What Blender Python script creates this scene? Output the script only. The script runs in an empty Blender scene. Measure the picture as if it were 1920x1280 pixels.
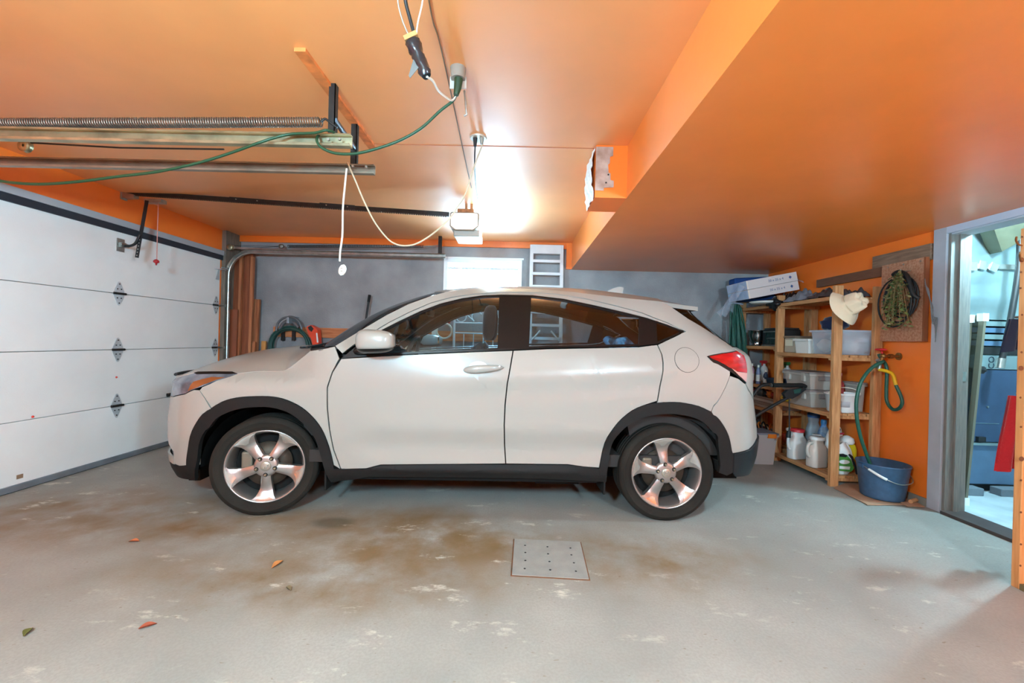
import bpy, bmesh, math, random
from mathutils import Matrix, Vector
random.seed(7)
SC = bpy.context.scene
COL = SC.collection
PI = math.pi
# ---------------------------------------------------------------- camera
F_PX, ROLL, PITCH, YAW, CAMH = 780.26, .0257, -.0023, .0097, 1.1714
def cam_rot(v):
    x, y, z = v
    cp, sp = math.cos(PITCH), math.sin(PITCH)
    y, z = y*cp - z*sp, y*sp + z*cp
    cq, sq = math.cos(YAW), math.sin(YAW)
    return Vector((x*cq - y*sq, x*sq + y*cq, z))
_cr, _sr = math.cos(ROLL), math.sin(ROLL)
_r, _u, _f = cam_rot((_cr, 0, _sr)), cam_rot((-_sr, 0, _cr)), cam_rot((0, 1, 0))
cam = bpy.data.cameras.new('camera')
cam.sensor_width = 36; cam.lens = 36*F_PX/1920; cam.clip_start = .02
camo = bpy.data.objects.new('camera', cam); COL.objects.link(camo)
camo.matrix_world = Matrix(((_r.x, _u.x, -_f.x, 0), (_r.y, _u.y, -_f.y, 0), (_r.z, _u.z, -_f.z, CAMH), (0, 0, 0, 1)))
SC.camera = camo
def P(px, py, X=None, Y=None, Z=None):
    """world point seen at photograph pixel (px,py) that lies on the given wall/depth/height plane"""
    x, y = px - 960, py - 640
    d = cam_rot(((x*_cr + y*_sr)/F_PX, 1, -(-x*_sr + y*_cr)/F_PX))
    t = X/d.x if X is not None else Y/d.y if Y is not None else (Z - CAMH)/d.z
    return Vector((d.x*t, d.y*t, CAMH + d.z*t))
# ---------------------------------------------------------------- world, exposure, large lights
XL, XR, D, C, XS, S = -3.556, 3.13, 5.23, 2.404, .666, 2.078
WIN = (-.93, .05, 1.56, 2.18)
def s2l(c):
    return tuple((x/255/12.92 if x/255 <= .04045 else ((x/255 + .055)/1.055)**2.4) for x in c)
wd = bpy.data.worlds.new('sky'); SC.world = wd; wd.use_nodes = True
bg = wd.node_tree.nodes['Background']; bg.inputs[0].default_value = (.52, .81, 1, 1); bg.inputs[1].default_value = 45
vs_ = SC.view_settings
vs_.view_transform = 'Standard'; vs_.look = 'None'; vs_.gamma = 1; vs_.use_curve_mapping = False; vs_.exposure = 1.0
def light(name, kind, loc, power, color=(1, 1, 1), rot=(0, 0, 0), **kw):
    l = bpy.data.lights.new(name, kind); l.energy = power; l.color = color
    for k, v in kw.items():
        if k == 'portal': l.cycles.is_portal = True
        else: setattr(l, k, v)
    o = bpy.data.objects.new(name, l); COL.objects.link(o); o.location = loc; o.rotation_euler = rot
    return o
light('window_portal', 'AREA', ((WIN[0]+WIN[1])/2, D+.22, (WIN[2]+WIN[3])/2), 1, rot=(-PI/2, 0, 0), shape='RECTANGLE', size=WIN[1]-WIN[0], size_y=WIN[3]-WIN[2], portal=True)
# ---------------------------------------------------------------- materials
MATS = {}
def mat(name, col, rough=.6, metal=0, spec=.5, var=.0, vscale=8, bump=0, bscale=60, col2=None, coat=0, stretch=None, emit=None, alpha=None, trans=0, sheen=0, detail=4):
    if name in MATS: return MATS[name]
    m = bpy.data.materials.new(name); m.use_nodes = True; MATS[name] = m
    nt = m.node_tree; b = nt.nodes['Principled BSDF']
    c = (*s2l(col), 1)
    b.inputs['Base Color'].default_value = c; b.inputs['Roughness'].default_value = rough
    b.inputs['Metallic'].default_value = metal; b.inputs['Specular IOR Level'].default_value = spec
    b.inputs['Coat Weight'].default_value = coat; b.inputs['Coat Roughness'].default_value = .08
    if trans: b.inputs['Transmission Weight'].default_value = trans
    if sheen: b.inputs['Sheen Weight'].default_value = sheen
    tc = None
    def coords():
        nonlocal tc
        if tc: return tc
        t = nt.nodes.new('ShaderNodeTexCoord'); mp = nt.nodes.new('ShaderNodeMapping')
        nt.links.new(t.outputs['Object'], mp.inputs['Vector'])
        if stretch: mp.inputs['Scale'].default_value = stretch
        tc = mp.outputs['Vector']; return tc
    if var or col2:
        n = nt.nodes.new('ShaderNodeTexNoise'); n.inputs['Scale'].default_value = vscale; n.inputs['Detail'].default_value = detail
        nt.links.new(coords(), n.inputs['Vector'])
        r = nt.nodes.new('ShaderNodeValToRGB'); nt.links.new(n.outputs['Fac'], r.inputs['Fac'])
        if col2: a, e = c, (*s2l(col2), 1)
        else: a = (*[max(0, x*(1-var)) for x in c[:3]], 1); e = (*[min(1, x*(1+var)) for x in c[:3]], 1)
        r.color_ramp.elements[0].color = a; r.color_ramp.elements[0].position = .32
        r.color_ramp.elements[1].color = e; r.color_ramp.elements[1].position = .68
        nt.links.new(r.outputs['Color'], b.inputs['Base Color'])
    if bump:
        n = nt.nodes.new('ShaderNodeTexNoise'); n.inputs['Scale'].default_value = bscale; n.inputs['Detail'].default_value = 3
        nt.links.new(coords(), n.inputs['Vector'])
        bp = nt.nodes.new('ShaderNodeBump'); bp.inputs['Strength'].default_value = bump; bp.inputs['Distance'].default_value = .01
        nt.links.new(n.outputs['Fac'], bp.inputs['Height']); nt.links.new(bp.outputs['Normal'], b.inputs['Normal'])
    if emit: b.inputs['Emission Color'].default_value = (*emit[:3], 1); b.inputs['Emission Strength'].default_value = emit[3]
    if alpha is not None: b.inputs['Alpha'].default_value = alpha
    return m
def glass(name, tint, refl=.06, rough=.02):
    if name in MATS: return MATS[name]
    m = bpy.data.materials.new(name); m.use_nodes = True; MATS[name] = m; nt = m.node_tree
    nt.nodes.remove(nt.nodes['Principled BSDF'])
    tr = nt.nodes.new('ShaderNodeBsdfTransparent'); tr.inputs[0].default_value = (*tint, 1)
    g = nt.nodes.new('ShaderNodeBsdfGlossy'); g.inputs['Roughness'].default_value = rough
    fr = nt.nodes.new('ShaderNodeFresnel'); fr.inputs[0].default_value = 1.45
    mx = nt.nodes.new('ShaderNodeMixShader'); nt.links.new(fr.outputs[0], mx.inputs[0]); nt.links.new(tr.outputs[0], mx.inputs[1]); nt.links.new(g.outputs[0], mx.inputs[2])
    nt.links.new(mx.outputs[0], nt.nodes['Material Output'].inputs[0]); return m
def film(name, col, fac, rough=.15):
    """thin cloudy plastic: part see-through, part scattering"""
    if name in MATS: return MATS[name]
    m = mat(name, col, rough); nt = m.node_tree; b = nt.nodes['Principled BSDF']
    tr = nt.nodes.new('ShaderNodeBsdfTransparent'); mx = nt.nodes.new('ShaderNodeMixShader'); mx.inputs[0].default_value = fac
    nt.links.new(tr.outputs[0], mx.inputs[1]); nt.links.new(b.outputs[0], mx.inputs[2]); nt.links.new(mx.outputs[0], nt.nodes['Material Output'].inputs[0]); return m
# ---------------------------------------------------------------- mesh helper
class MB:
    def __init__(s): s.v = []; s.f = []; s.sm = []; s.mi = []
    def add(s, vs, fs, smooth=False, mi=0):
        o = len(s.v); s.v += [tuple(v) for v in vs]
        for f in fs: s.f.append(tuple(i+o for i in f)); s.sm.append(smooth); s.mi.append(mi)
        return s
    def box(s, a, b, rot=None, piv=None, mi=0, bev=0):
        """box from corner a to corner b; optional rotation Matrix about piv"""
        (x0, y0, z0), (x1, y1, z1) = a, b
        vs = [Vector(p) for p in ((x0,y0,z0),(x1,y0,z0),(x1,y1,z0),(x0,y1,z0),(x0,y0,z1),(x1,y0,z1),(x1,y1,z1),(x0,y1,z1))]
        fs = [(0,3,2,1),(4,5,6,7),(0,1,5,4),(1,2,6,5),(2,3,7,6),(3,0,4,7)]
        if bev:
            bm = bmesh.new(); bv = [bm.verts.new(v) for v in vs]
            for f in fs: bm.faces.new([bv[i] for i in f])
            bmesh.ops.bevel(bm, geom=bm.edges[:], offset=bev, segments=2, affect='EDGES', profile=.5)
            bm.verts.index_update(); vs = [v.co.copy() for v in bm.verts]; fs = [tuple(v.index for v in f.verts) for f in bm.faces]; bm.free()
        if rot is not None:
            pv = Vector(piv) if piv is not None else (Vector(a)+Vector(b))/2
            vs = [rot @ (v-pv) + pv for v in vs]
        return s.add(vs, fs, False, mi)
    def cyl(s, p0, p1, r0, r1=None, n=16, caps=True, smooth=True, mi=0):
        p0, p1 = Vector(p0), Vector(p1); r1 = r0 if r1 is None else r1
        ax = (p1-p0).normalized(); e = ax.orthogonal().normalized(); g = ax.cross(e)
        vs = []
        for p, r in ((p0, r0), (p1, r1)):
            for k in range(n):
                a = 2*PI*k/n; vs.append(p + (e*math.cos(a)+g*math.sin(a))*r)
        s.add(vs, [(k, (k+1) % n, n+(k+1) % n, n+k) for k in range(n)], smooth, mi)
        if caps:
            s.add(vs[:n], [tuple(reversed(range(n)))], False, mi); s.add(vs[n:], [tuple(range(n))], False, mi)
        return s
    def tube(s, path, r, n=8, mi=0, caps=True, closed=False):
        pts = [Vector(p) for p in path]; m = len(pts); vs = []; e = None
        for i, p in enumerate(pts):
            if closed: t = pts[(i+1) % m]-pts[i-1]
            else: t = pts[min(i+1, m-1)]-pts[max(i-1, 0)]
            t = t.normalized() if t.length > 1e-9 else Vector((0, 0, 1))
            if e is None: e = t.orthogonal().normalized()
            e = (e - t*e.dot(t)); e = e.normalized() if e.length > 1e-6 else t.orthogonal().normalized()
            g = t.cross(e); rr = r[i] if isinstance(r, (list, tuple)) else r
            for k in range(n):
                a = 2*PI*k/n; vs.append(p+(e*math.cos(a)+g*math.sin(a))*rr)
        fs = [(i*n+k, i*n+(k+1) % n, ((i+1) % m)*n+(k+1) % n, ((i+1) % m)*n+k) for i in range(m if closed else m-1) for k in range(n)]
        s.add(vs, fs, True, mi)
        if caps and not closed:
            s.add(vs[:n], [tuple(reversed(range(n)))], False, mi); s.add(vs[-n:], [tuple(range(n))], False, mi)
        return s
    def lathe(s, prof, org=(0, 0, 0), axis='Z', n=32, mi=0, smooth=True, sx=1, sy=1, a0=0, a1=2*PI):
        """prof: (radius, height) pairs turned round the axis through org"""
        org = Vector(org); m = len(prof); full = abs(a1-a0-2*PI) < 1e-6; nn = n if full else n+1
        vs = []
        for r, h in prof:
            for k in range(nn):
                a = a0+(a1-a0)*k/n; x, y = r*math.cos(a)*sx, r*math.sin(a)*sy
                vs.append(org + Vector({'Z': (x, y, h), 'Y': (x, h, y), 'X': (h, x, y)}[axis]))
        fs = []
        for i in range(m-1):
            for k in range(n):
                q = (i*nn+k, i*nn+(k+1) % nn, (i+1)*nn+(k+1) % nn, (i+1)*nn+k)
                fs.append(q if axis != 'Y' else tuple(reversed(q)))
        return s.add(vs, fs, smooth, mi)
    def prism(s, pts, off, mi=0, smooth=False):
        """planar polygon pts (3-D) extruded by vector off"""
        pts = [Vector(p) for p in pts]; off = Vector(off); n = len(pts)
        s.add(pts, [tuple(range(n))], False, mi); s.add([p+off for p in pts], [tuple(reversed(range(n)))], False, mi)
        s.add(pts+[p+off for p in pts], [((k+1) % n, k, n+k, n+(k+1) % n) for k in range(n)], smooth, mi); return s
    def grid(s, fn, nu, nv, mi=0, smooth=True, closeu=False):
        vs = [fn(i/nu, j/nv) for j in range(nv+1) for i in range(nu+(0 if closeu else 1))]; w = nu if closeu else nu+1
        return s.add(vs, [(j*w+i, j*w+(i+1) % w, (j+1)*w+(i+1) % w, (j+1)*w+i) for j in range(nv) for i in range(nu)], smooth, mi)
    def ball(s, c, r, n=16, m=10, mi=0, sc=(1, 1, 1)):
        c = Vector(c)
        return s.grid(lambda a, b: c+Vector((r*sc[0]*math.cos(2*PI*a)*math.sin(PI*b), r*sc[1]*math.sin(2*PI*a)*math.sin(PI*b), -r*sc[2]*math.cos(PI*b))), n, m, mi, True, True)
    def mesh(s, name, mats):
        me = bpy.data.meshes.new(name); me.from_pydata(s.v, [], s.f)
        for m in (mats if isinstance(mats, (list, tuple)) else [mats]): me.materials.append(m)
        me.polygons.foreach_set('use_smooth', s.sm); me.polygons.foreach_set('material_index', s.mi); me.update()
        return me
    def build(s, name, mats, parent=None, fix=True):
        me = s.mesh(name, mats)
        if fix:
            bm = bmesh.new(); bm.from_mesh(me); bmesh.ops.recalc_face_normals(bm, faces=bm.faces); bm.to_mesh(me); bm.free()
        return link(name, me, parent)
def link(name, me, parent=None):
    o = bpy.data.objects.new(name, me); COL.objects.link(o)
    if parent is not None:
        o.parent = parent
        b = parent
        # parts are modelled in world coordinates; keep them there
        o.matrix_parent_inverse = WM[b.name].inverted() if b.name in WM else Matrix()
        if parent.name in WM: WM[o.name] = Matrix()
        else: WM[o.name] = Matrix()
    else: WM[o.name] = Matrix()
    return o
WM = {}
def tag(o, label, cat=None, group=None):
    o['label'] = label
    if cat: o['category'] = cat
    if group: o['group'] = group
    return o
def thing(name, label, cat, loc=(0, 0, 0), rz=0, group=None):
    o = bpy.data.objects.new(name, None); COL.objects.link(o); o.empty_display_size = .1
    o.location = loc; o.rotation_euler = (0, 0, rz); WM[o.name] = Matrix.Translation(Vector(loc)) @ Matrix.Rotation(rz, 4, 'Z')
    return tag(o, label, cat, group)
def struct(o):
    o['kind'] = 'structure'; return o
def copy_tree(o, parent=None):
    c = o.copy(); COL.objects.link(c)
    if parent is not None: c.parent = parent
    for ch in list(o.children): copy_tree(ch, c)
    return c
def RZ(a): return Matrix.Rotation(a, 3, 'Z')
def RX(a): return Matrix.Rotation(a, 3, 'X')
def RY(a): return Matrix.Rotation(a, 3, 'Y')
def smooth_path(pts, k=6):
    """Catmull-Rom through pts"""
    pts = [Vector(p) for p in pts]; out = []
    for i in range(len(pts)-1):
        a, b, c, d = pts[max(i-1, 0)], pts[i], pts[i+1], pts[min(i+2, len(pts)-1)]
        for j in range(k):
            t = j/k; out.append(.5*((2*b)+(c-a)*t+(2*a-5*b+4*c-d)*t*t+(3*b-a-3*c+d)*t**3))
    out.append(pts[-1]); return out
def text_mesh(txt, size, name='t', ext=.0005):
    cu = bpy.data.curves.new(name, 'FONT'); cu.body = txt; cu.size = size; cu.extrude = ext; cu.align_x = 'CENTER'; cu.align_y = 'CENTER'; cu.resolution_u = 3
    o = bpy.data.objects.new(name, cu); COL.objects.link(o)
    dg = bpy.context.evaluated_depsgraph_get(); dg.update()
    me = bpy.data.meshes.new_from_object(o.evaluated_get(dg)); bpy.data.objects.remove(o); bpy.data.curves.remove(cu); return me
def put_text(txt, size, name, m, org, xdir, ydir, parent, ext=.0005):
    me = text_mesh(txt, size, name, ext); x = Vector(xdir).normalized(); y = Vector(ydir).normalized(); z = x.cross(y)
    T = Matrix(((x.x, y.x, z.x, org[0]), (x.y, y.y, z.y, org[1]), (x.z, y.z, z.z, org[2]), (0, 0, 0, 1)))
    me.transform(T); me.materials.clear(); me.materials.append(m); return link(name, me, parent)
# ---------------------------------------------------------------- palette
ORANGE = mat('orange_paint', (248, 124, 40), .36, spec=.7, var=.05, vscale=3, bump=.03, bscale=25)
WHITEP = mat('white_paint', (236, 235, 230), .45)
STEEL = mat('galvanised_steel', (176, 176, 170), .38, .9, var=.18, vscale=14)
GALV_Y = mat('galvanised_track', (178, 172, 140), .42, .75, var=.3, vscale=9)
DARKSTEEL = mat('dark_steel', (52, 48, 46), .5, .6, var=.2, vscale=30)
BLACKP = mat('black_plastic', (26, 26, 28), .5)
RUBBER = mat('black_rubber', (24, 23, 22), .8, spec=.3)
PINE = mat('pine', (206, 150, 100), .6, col2=(172, 112, 66), vscale=5, stretch=(14, 14, 1.2), bump=.05)
PINEY = mat('pine_lengthwise', (206, 150, 100), .6, col2=(172, 112, 66), vscale=5, stretch=(14, 1.2, 14), bump=.05)
GREENC = mat('green_cord', (26, 66, 40), .5)
HOSEG = mat('green_hose', (28, 82, 66), .45, var=.15, vscale=30)
WHITEC = mat('white_cord', (232, 224, 208), .5)
BLACKC = mat('black_cord', (30, 29, 30), .5)
GREYC = mat('grey_wire', (176, 170, 160), .4, .5)
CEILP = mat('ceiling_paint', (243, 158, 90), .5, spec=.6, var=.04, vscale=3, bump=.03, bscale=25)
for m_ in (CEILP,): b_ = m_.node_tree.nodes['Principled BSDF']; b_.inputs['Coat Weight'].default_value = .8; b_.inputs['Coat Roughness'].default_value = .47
# ---------------------------------------------------------------- room shell
def node_floor():
    m = bpy.data.materials.new('painted_concrete'); m.use_nodes = True; nt = m.node_tree; b = nt.nodes['Principled BSDF']
    N = nt.nodes.new; L = nt.links.new
    tc = N('ShaderNodeTexCoord')
    def noise(scale, detail=5, rough=.55, stretch=None, off=0):
        mp = N('ShaderNodeMapping'); L(tc.outputs['Object'], mp.inputs[0]); mp.inputs['Location'].default_value = (off, off*.7, 0)
        if stretch: mp.inputs['Scale'].default_value = stretch
        n = N('ShaderNodeTexNoise'); n.inputs['Scale'].default_value = scale; n.inputs['Detail'].default_value = detail; n.inputs['Roughness'].default_value = rough
        L(mp.outputs[0], n.inputs['Vector']); return n.outputs['Fac']
    def ramp(f, p0, p1, c0=(0, 0, 0, 1), c1=(1, 1, 1, 1)):
        r = N('ShaderNodeValToRGB'); r.color_ramp.elements[0].position = p0; r.color_ramp.elements[1].position = p1
        r.color_ramp.elements[0].color = c0; r.color_ramp.elements[1].color = c1; L(f, r.inputs[0]); return r.outputs[0]
    def mix(f, a, bb):
        x = N('ShaderNodeMix'); x.data_type = 'RGBA'
        if isinstance(f, float): x.inputs[0].default_value = f
        else: L(f, x.inputs[0])
        for sock, val in ((x.inputs[6], a), (x.inputs[7], bb)):
            if isinstance(val, tuple): sock.default_value = val
            else: L(val, sock)
        return x.outputs[2]
    def mul(a, bb):
        x = N('ShaderNodeMath'); x.operation = 'MULTIPLY'; L(a, x.inputs[0])
        if isinstance(bb, float): x.inputs[1].default_value = bb
        else: L(bb, x.inputs[1])
        return x.outputs[0]
    def blob(cx, cy, rx, ry, soft=.6):
        mp = N('ShaderNodeMapping'); L(tc.outputs['Object'], mp.inputs[0]); mp.vector_type = 'POINT'
        mp.inputs['Location'].default_value = (-cx/rx, -cy/ry, 0); mp.inputs['Scale'].default_value = (1/rx, 1/ry, 0)
        ln = N('ShaderNodeVectorMath'); ln.operation = 'LENGTH'; L(mp.outputs[0], ln.inputs[0])
        return ramp(ln.outputs['Value'], 1-soft, 1, (1, 1, 1, 1), (0, 0, 0, 1))
    base = mix(ramp(noise(1.6), .35, .65), (*s2l((143, 141, 135)), 1), (*s2l((161, 158, 151)), 1))
    base = mix(mul(ramp(noise(90, 2), .4, .6), .22), base, (*s2l((124, 120, 110)), 1))
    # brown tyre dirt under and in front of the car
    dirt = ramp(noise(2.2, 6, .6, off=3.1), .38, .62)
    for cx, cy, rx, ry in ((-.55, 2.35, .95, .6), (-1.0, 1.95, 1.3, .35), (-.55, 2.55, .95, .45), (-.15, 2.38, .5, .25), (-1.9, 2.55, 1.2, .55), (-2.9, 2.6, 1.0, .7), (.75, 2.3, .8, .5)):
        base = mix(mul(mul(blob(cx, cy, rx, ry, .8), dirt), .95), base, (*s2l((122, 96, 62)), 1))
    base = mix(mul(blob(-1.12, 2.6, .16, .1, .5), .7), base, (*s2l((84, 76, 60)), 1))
    # pale scuffs where the paint has worn
    sc = ramp(noise(3.2, 8, .72, (1, 2.2, 1), 7), .585, .66)
    wear = mul(sc, ramp(noise(.9, 3, .5, off=1.7), .36, .56))
    base = mix(mul(wear, .8), base, (*s2l((206, 200, 186)), 1))
    # small dark specks and fine scratches
    sp = ramp(noise(26, 2, .5, (1, 2.4, 1), 4), .70, .74)
    base = mix(mul(sp, .55), base, (*s2l((112, 92, 66)), 1))
    L(base, b.inputs['Base Color']); b.inputs['Roughness'].default_value = .55; b.inputs['Specular IOR Level'].default_value = .35
    bp = N('ShaderNodeBump'); bp.inputs['Strength'].default_value = .22; bp.inputs['Distance'].default_value = .006
    L(noise(14, 7, .65), bp.inputs['Height']); L(bp.outputs[0], b.inputs['Normal']); return m
YB = -2.6      # the garage goes on behind the camera
DY0, DY1 = 2.42, 4.94   # garage door opening along the left wall
struct(MB().box((XL-.3, YB-.2, -.12), (XR+.15, D+.2, 0)).build('floor', node_floor()))
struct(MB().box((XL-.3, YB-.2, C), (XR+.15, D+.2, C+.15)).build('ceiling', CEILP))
GREYW = mat('grey_plaster', (138, 136, 138), .85, col2=(168, 166, 166), vscale=2.4, bump=.5, bscale=90, detail=7)
wb = MB()
wb.box((XL-.3, D, 0), (WIN[0], D+.2, C)); wb.box((WIN[1], D, 0), (XR+.15, D+.2, C)); wb.box((WIN[0], D, 0), (WIN[1], D+.2, WIN[2])); wb.box((WIN[0], D, WIN[3]), (WIN[1], D+.2, C))
struct(wb.build('wall_back', GREYW))
wl = MB()
wl.box((XL-.2, YB-.2, 0), (XL, DY0, C)); wl.box((XL-.2, DY0, 2.06), (XL, DY1, C)); wl.box((XL-.2, DY1, 0), (XL, D, C))
struct(wl.build('wall_left', ORANGE))
struct(MB().box((XL, YB-.2, 0), (XR+.15, YB, C)).build('wall_rear', ORANGE))
JY0, JY1, JZ = 2.12, 3.06, 2.04    # doorway in the right wall
wr = MB()
wr.box((XR, JY1, 0), (XR+.14, D, S+.02)); wr.box((XR, JY0, JZ), (XR+.14, JY1, S+.02)); wr.box((XR, YB-.2, 0), (XR+.14, JY0, S+.02))
struct(wr.build('wall_right', ORANGE))
# dropped bulkhead along the right side and the little boxed-in duct end
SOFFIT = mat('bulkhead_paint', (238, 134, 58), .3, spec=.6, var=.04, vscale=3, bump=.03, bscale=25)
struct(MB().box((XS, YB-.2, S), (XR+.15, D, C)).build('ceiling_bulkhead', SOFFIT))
bx = thing('duct_boxing', 'small orange boxed duct end on the ceiling with torn unpainted paper', 'duct box', (.56, 2.74, S))
MB().box((.468, 2.605, S-.001), (XS, 2.885, C)).build('casing', ORANGE, bx)
ragged = [(.468,0), (.575,0), (.575,.055),(.556,.06),(.556,.10),(.545,.11),(.55,.16),(.562,.165),(.562,.205),(.583,.21),(.583,.25),(.522,.255),(.522,.272),(.468,.272)]
pb = MB(); pb.prism([(x, 2.603, C-.012-z) for x, z in ragged], (0, -.003, 0))
tag(pb.build('torn_paper', mat('bare_paper', (158, 128, 112), .8, col2=(196, 172, 160), vscale=14, bump=.3), bx), 'bare brown paper patch with ragged edge')
for x, z in ((.548,.185), (.535,.235)): MB().cyl((x, 2.601, C-z), (x, 2.5985, C-z), .0055, n=8).build('screw_hole', BLACKP, bx)
def crumple(a, b):
    y = 2.61 + .27*a; z = C-.01-.315*b
    x = .462 - .018*math.sin(PI*min(1, b*1.05))*(1-a*.2) + .004*math.sin(17*a+23*b)+.003*math.sin(40*b-9*a)
    return Vector((x, y, z))
cm = MB(); cm.grid(crumple, 12, 16, smooth=False); tag(cm.build('crumpled_liner', mat('white_liner', (226, 226, 222), .5), bx), 'crumpled white plastic liner on the side')
# painted strip on top of the back wall, baseboards, seams
struct(MB().box((XL, D-.03, C-.075), (.62, D, C)).build('trim_1', ORANGE))
struct(MB().box((XL+.0, DY1+.02, 0), (XL+.05, D, C)).build('trim_2', mat('jamb_timber', (118, 108, 96), .7, var=.2, vscale=9, stretch=(10, 10, 1))))
struct(MB().box((.60, D-.04, S), (XS, D, C)).build('trim_3', ORANGE))
struct(MB().box((XR-.012, JY1+.09, 0), (XR, D, .06)).build('baseboard_right', mat('kerb_grey', (140, 134, 122), .7, var=.15)))
tag(MB().box((-.985, 1.78, C-.016), (-.935, 2.70, C)).build('ceiling_cleat', mat('cleat', (226, 130, 66), .5, var=.25, vscale=16)), 'orange painted batten screwed to the ceiling above the door tracks', 'batten')
sm = MB(); sm.box((-1.0, 2.648, C-.002), (.47, 2.652, C)); struct(sm.build('ceiling_joint', mat('seam', (200, 100, 50), .6)))
# ---------------------------------------------------------------- the car
# local frame: u rearwards along the car, v away from the camera, w up; origin below the near front tyre
CARO = Vector((-1.589, 2.6575, 0)); CARYAW = math.atan2(.0963, 2.6101)
CARM = Matrix.Translation(CARO) @ Matrix.Rotation(CARYAW, 4, 'Z')
def pc(x,xs,ys):
    # smooth monotone-ish cubic (finite-difference hermite)
    n=len(xs)
    if x<=xs[0]: return ys[0]
    if x>=xs[-1]: return ys[-1]
    i=0
    while x>xs[i+1]: i+=1
    h=xs[i+1]-xs[i]; t=(x-xs[i])/h
    def sl(k):
        if k==0: return (ys[1]-ys[0])/(xs[1]-xs[0])
        if k==n-1: return (ys[-1]-ys[-2])/(xs[-1]-xs[-2])
        a=(ys[k]-ys[k-1])/(xs[k]-xs[k-1]); b=(ys[k+1]-ys[k])/(xs[k+1]-xs[k])
        return 0 if a*b<=0 else 2*a*b/(a+b)
    m0,m1=sl(i)*h,sl(i+1)*h
    return (2*t**3-3*t*t+1)*ys[i]+(t**3-2*t*t+t)*m0+(-2*t**3+3*t*t)*ys[i+1]+(t**3-t*t)*m1
def ss(a,b,x):
    t=min(1,max(0,(x-a)/(b-a))); return t*t*(3-2*t)
PW=[.0,.15,.22,.30,.42,.5,.62,.75,.88,1.0,1.10,1.14,1.25,1.35,1.45,1.52,1.57,1.60]
PV=[.2,.10,.05,.02,.015,.006,-.002,-.012,-.018,-.010,.01,.028,.085,.14,.20,.27,.40,.87]
CEN=.87
def v0(s,w):
    v=pc(w,PW,PV)
    # fender roll-in below the bonnet edge
    v+=.12*ss(.83,.96,w)*(1-ss(.05,.40,s))
    # door scallop and shoulder ridge
    k=ss(.45,.75,s)*(1-ss(2.2,2.55,s))
    v+=k*(.016*math.exp(-((w-.47)/.07)**2)-.008*math.exp(-((w-.60)/.05)**2))
    wc=.90+.075*(s-1.2)
    v+=ss(.9,1.4,s)*(1-ss(2.5,2.8,s))*(-.014*math.exp(-((w-wc)/.045)**2)+.008*math.exp(-((w-wc+.10)/.05)**2))
    return v
FT_W=[.10,.2,.27,.35,.5,.62,.75,.87,1.0]; FT_U=[-.82,-.88,-.90,-.915,-.915,-.905,-.875,-.85,-.80]
RT_W=[.15,.29,.40,.52,.65,.80,.90,1.0,1.10,1.14,1.2,1.30,1.41,1.5]; RT_U=[3.30,3.39,3.44,3.45,3.43,3.395,3.385,3.385,3.36,3.31,3.21,3.10,2.99,2.93]
KS=.60
def M(s,w):
    if s<-.35:
        th=min(math.pi/2,(-.35-s)/KS); tip=pc(w,FT_W,FT_U); b=CEN-v0(-.35,w); n=2.6
        return (-.35-(-.35-tip)*math.sin(th)**(2/n), CEN-b*math.cos(th)**(2/n) if th<math.pi/2-1e-6 else CEN, w)
    tip=pc(w,RT_W,RT_U); u0=min(2.90,tip-.42)
    if s>u0:
        th=min(math.pi/2,(s-u0)/KS); b=CEN-v0(u0,w); n=2.8
        return (u0+(tip-u0)*math.sin(th)**(2/n), CEN-b*math.cos(th)**(2/n) if th<math.pi/2-1e-6 else CEN, w)
    return (s,v0(s,w),w)
SCF = -.35-KS*PI/2                                  # s at the car's nose centre
def scr(w): return min(2.90, pc(w, RT_W, RT_U)-.42)+KS*PI/2
def mir(p): return (p[0], 2*CEN-p[1], p[2])
CARP = mat('white_car_paint', (160, 157, 149), .3, coat=.6, spec=.5)
TRIM = mat('black_cladding', (22, 21, 20), .7, spec=.3, var=.08, vscale=40, bump=.08, bscale=300)
GLOSSB = mat('gloss_black_trim', (17, 15, 15), .35, spec=.35)
CABIN = mat('cabin_dark', (44, 38, 35), .8)
SEALM = mat('gap_seal', (16, 15, 14), .8)
CGLASS = glass('car_glass', (.84, .94, .98))
DGLASS = glass('dark_rear_glass', (.25, .27, .28))
def inset_poly(poly, d):
    n = len(poly); A = sum(poly[i][0]*poly[(i+1) % n][1]-poly[(i+1) % n][0]*poly[i][1] for i in range(n)); sg = 1 if A > 0 else -1
    out = []
    for i in range(n):
        p0, p1, p2 = Vector((*poly[i-1], 0)), Vector((*poly[i], 0)), Vector((*poly[(i+1) % n], 0))
        a = (p1-p0).normalized(); b = (p2-p1).normalized(); na = Vector((-a.y, a.x, 0))*sg; nb = Vector((-b.y, b.x, 0))*sg
        m = na+nb
        m = m.normalized() if m.length > 1e-6 else na
        k = max(.5, m.dot(na)); q = p1+m*(d/k); out.append((q.x, q.y))
    return out
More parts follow.
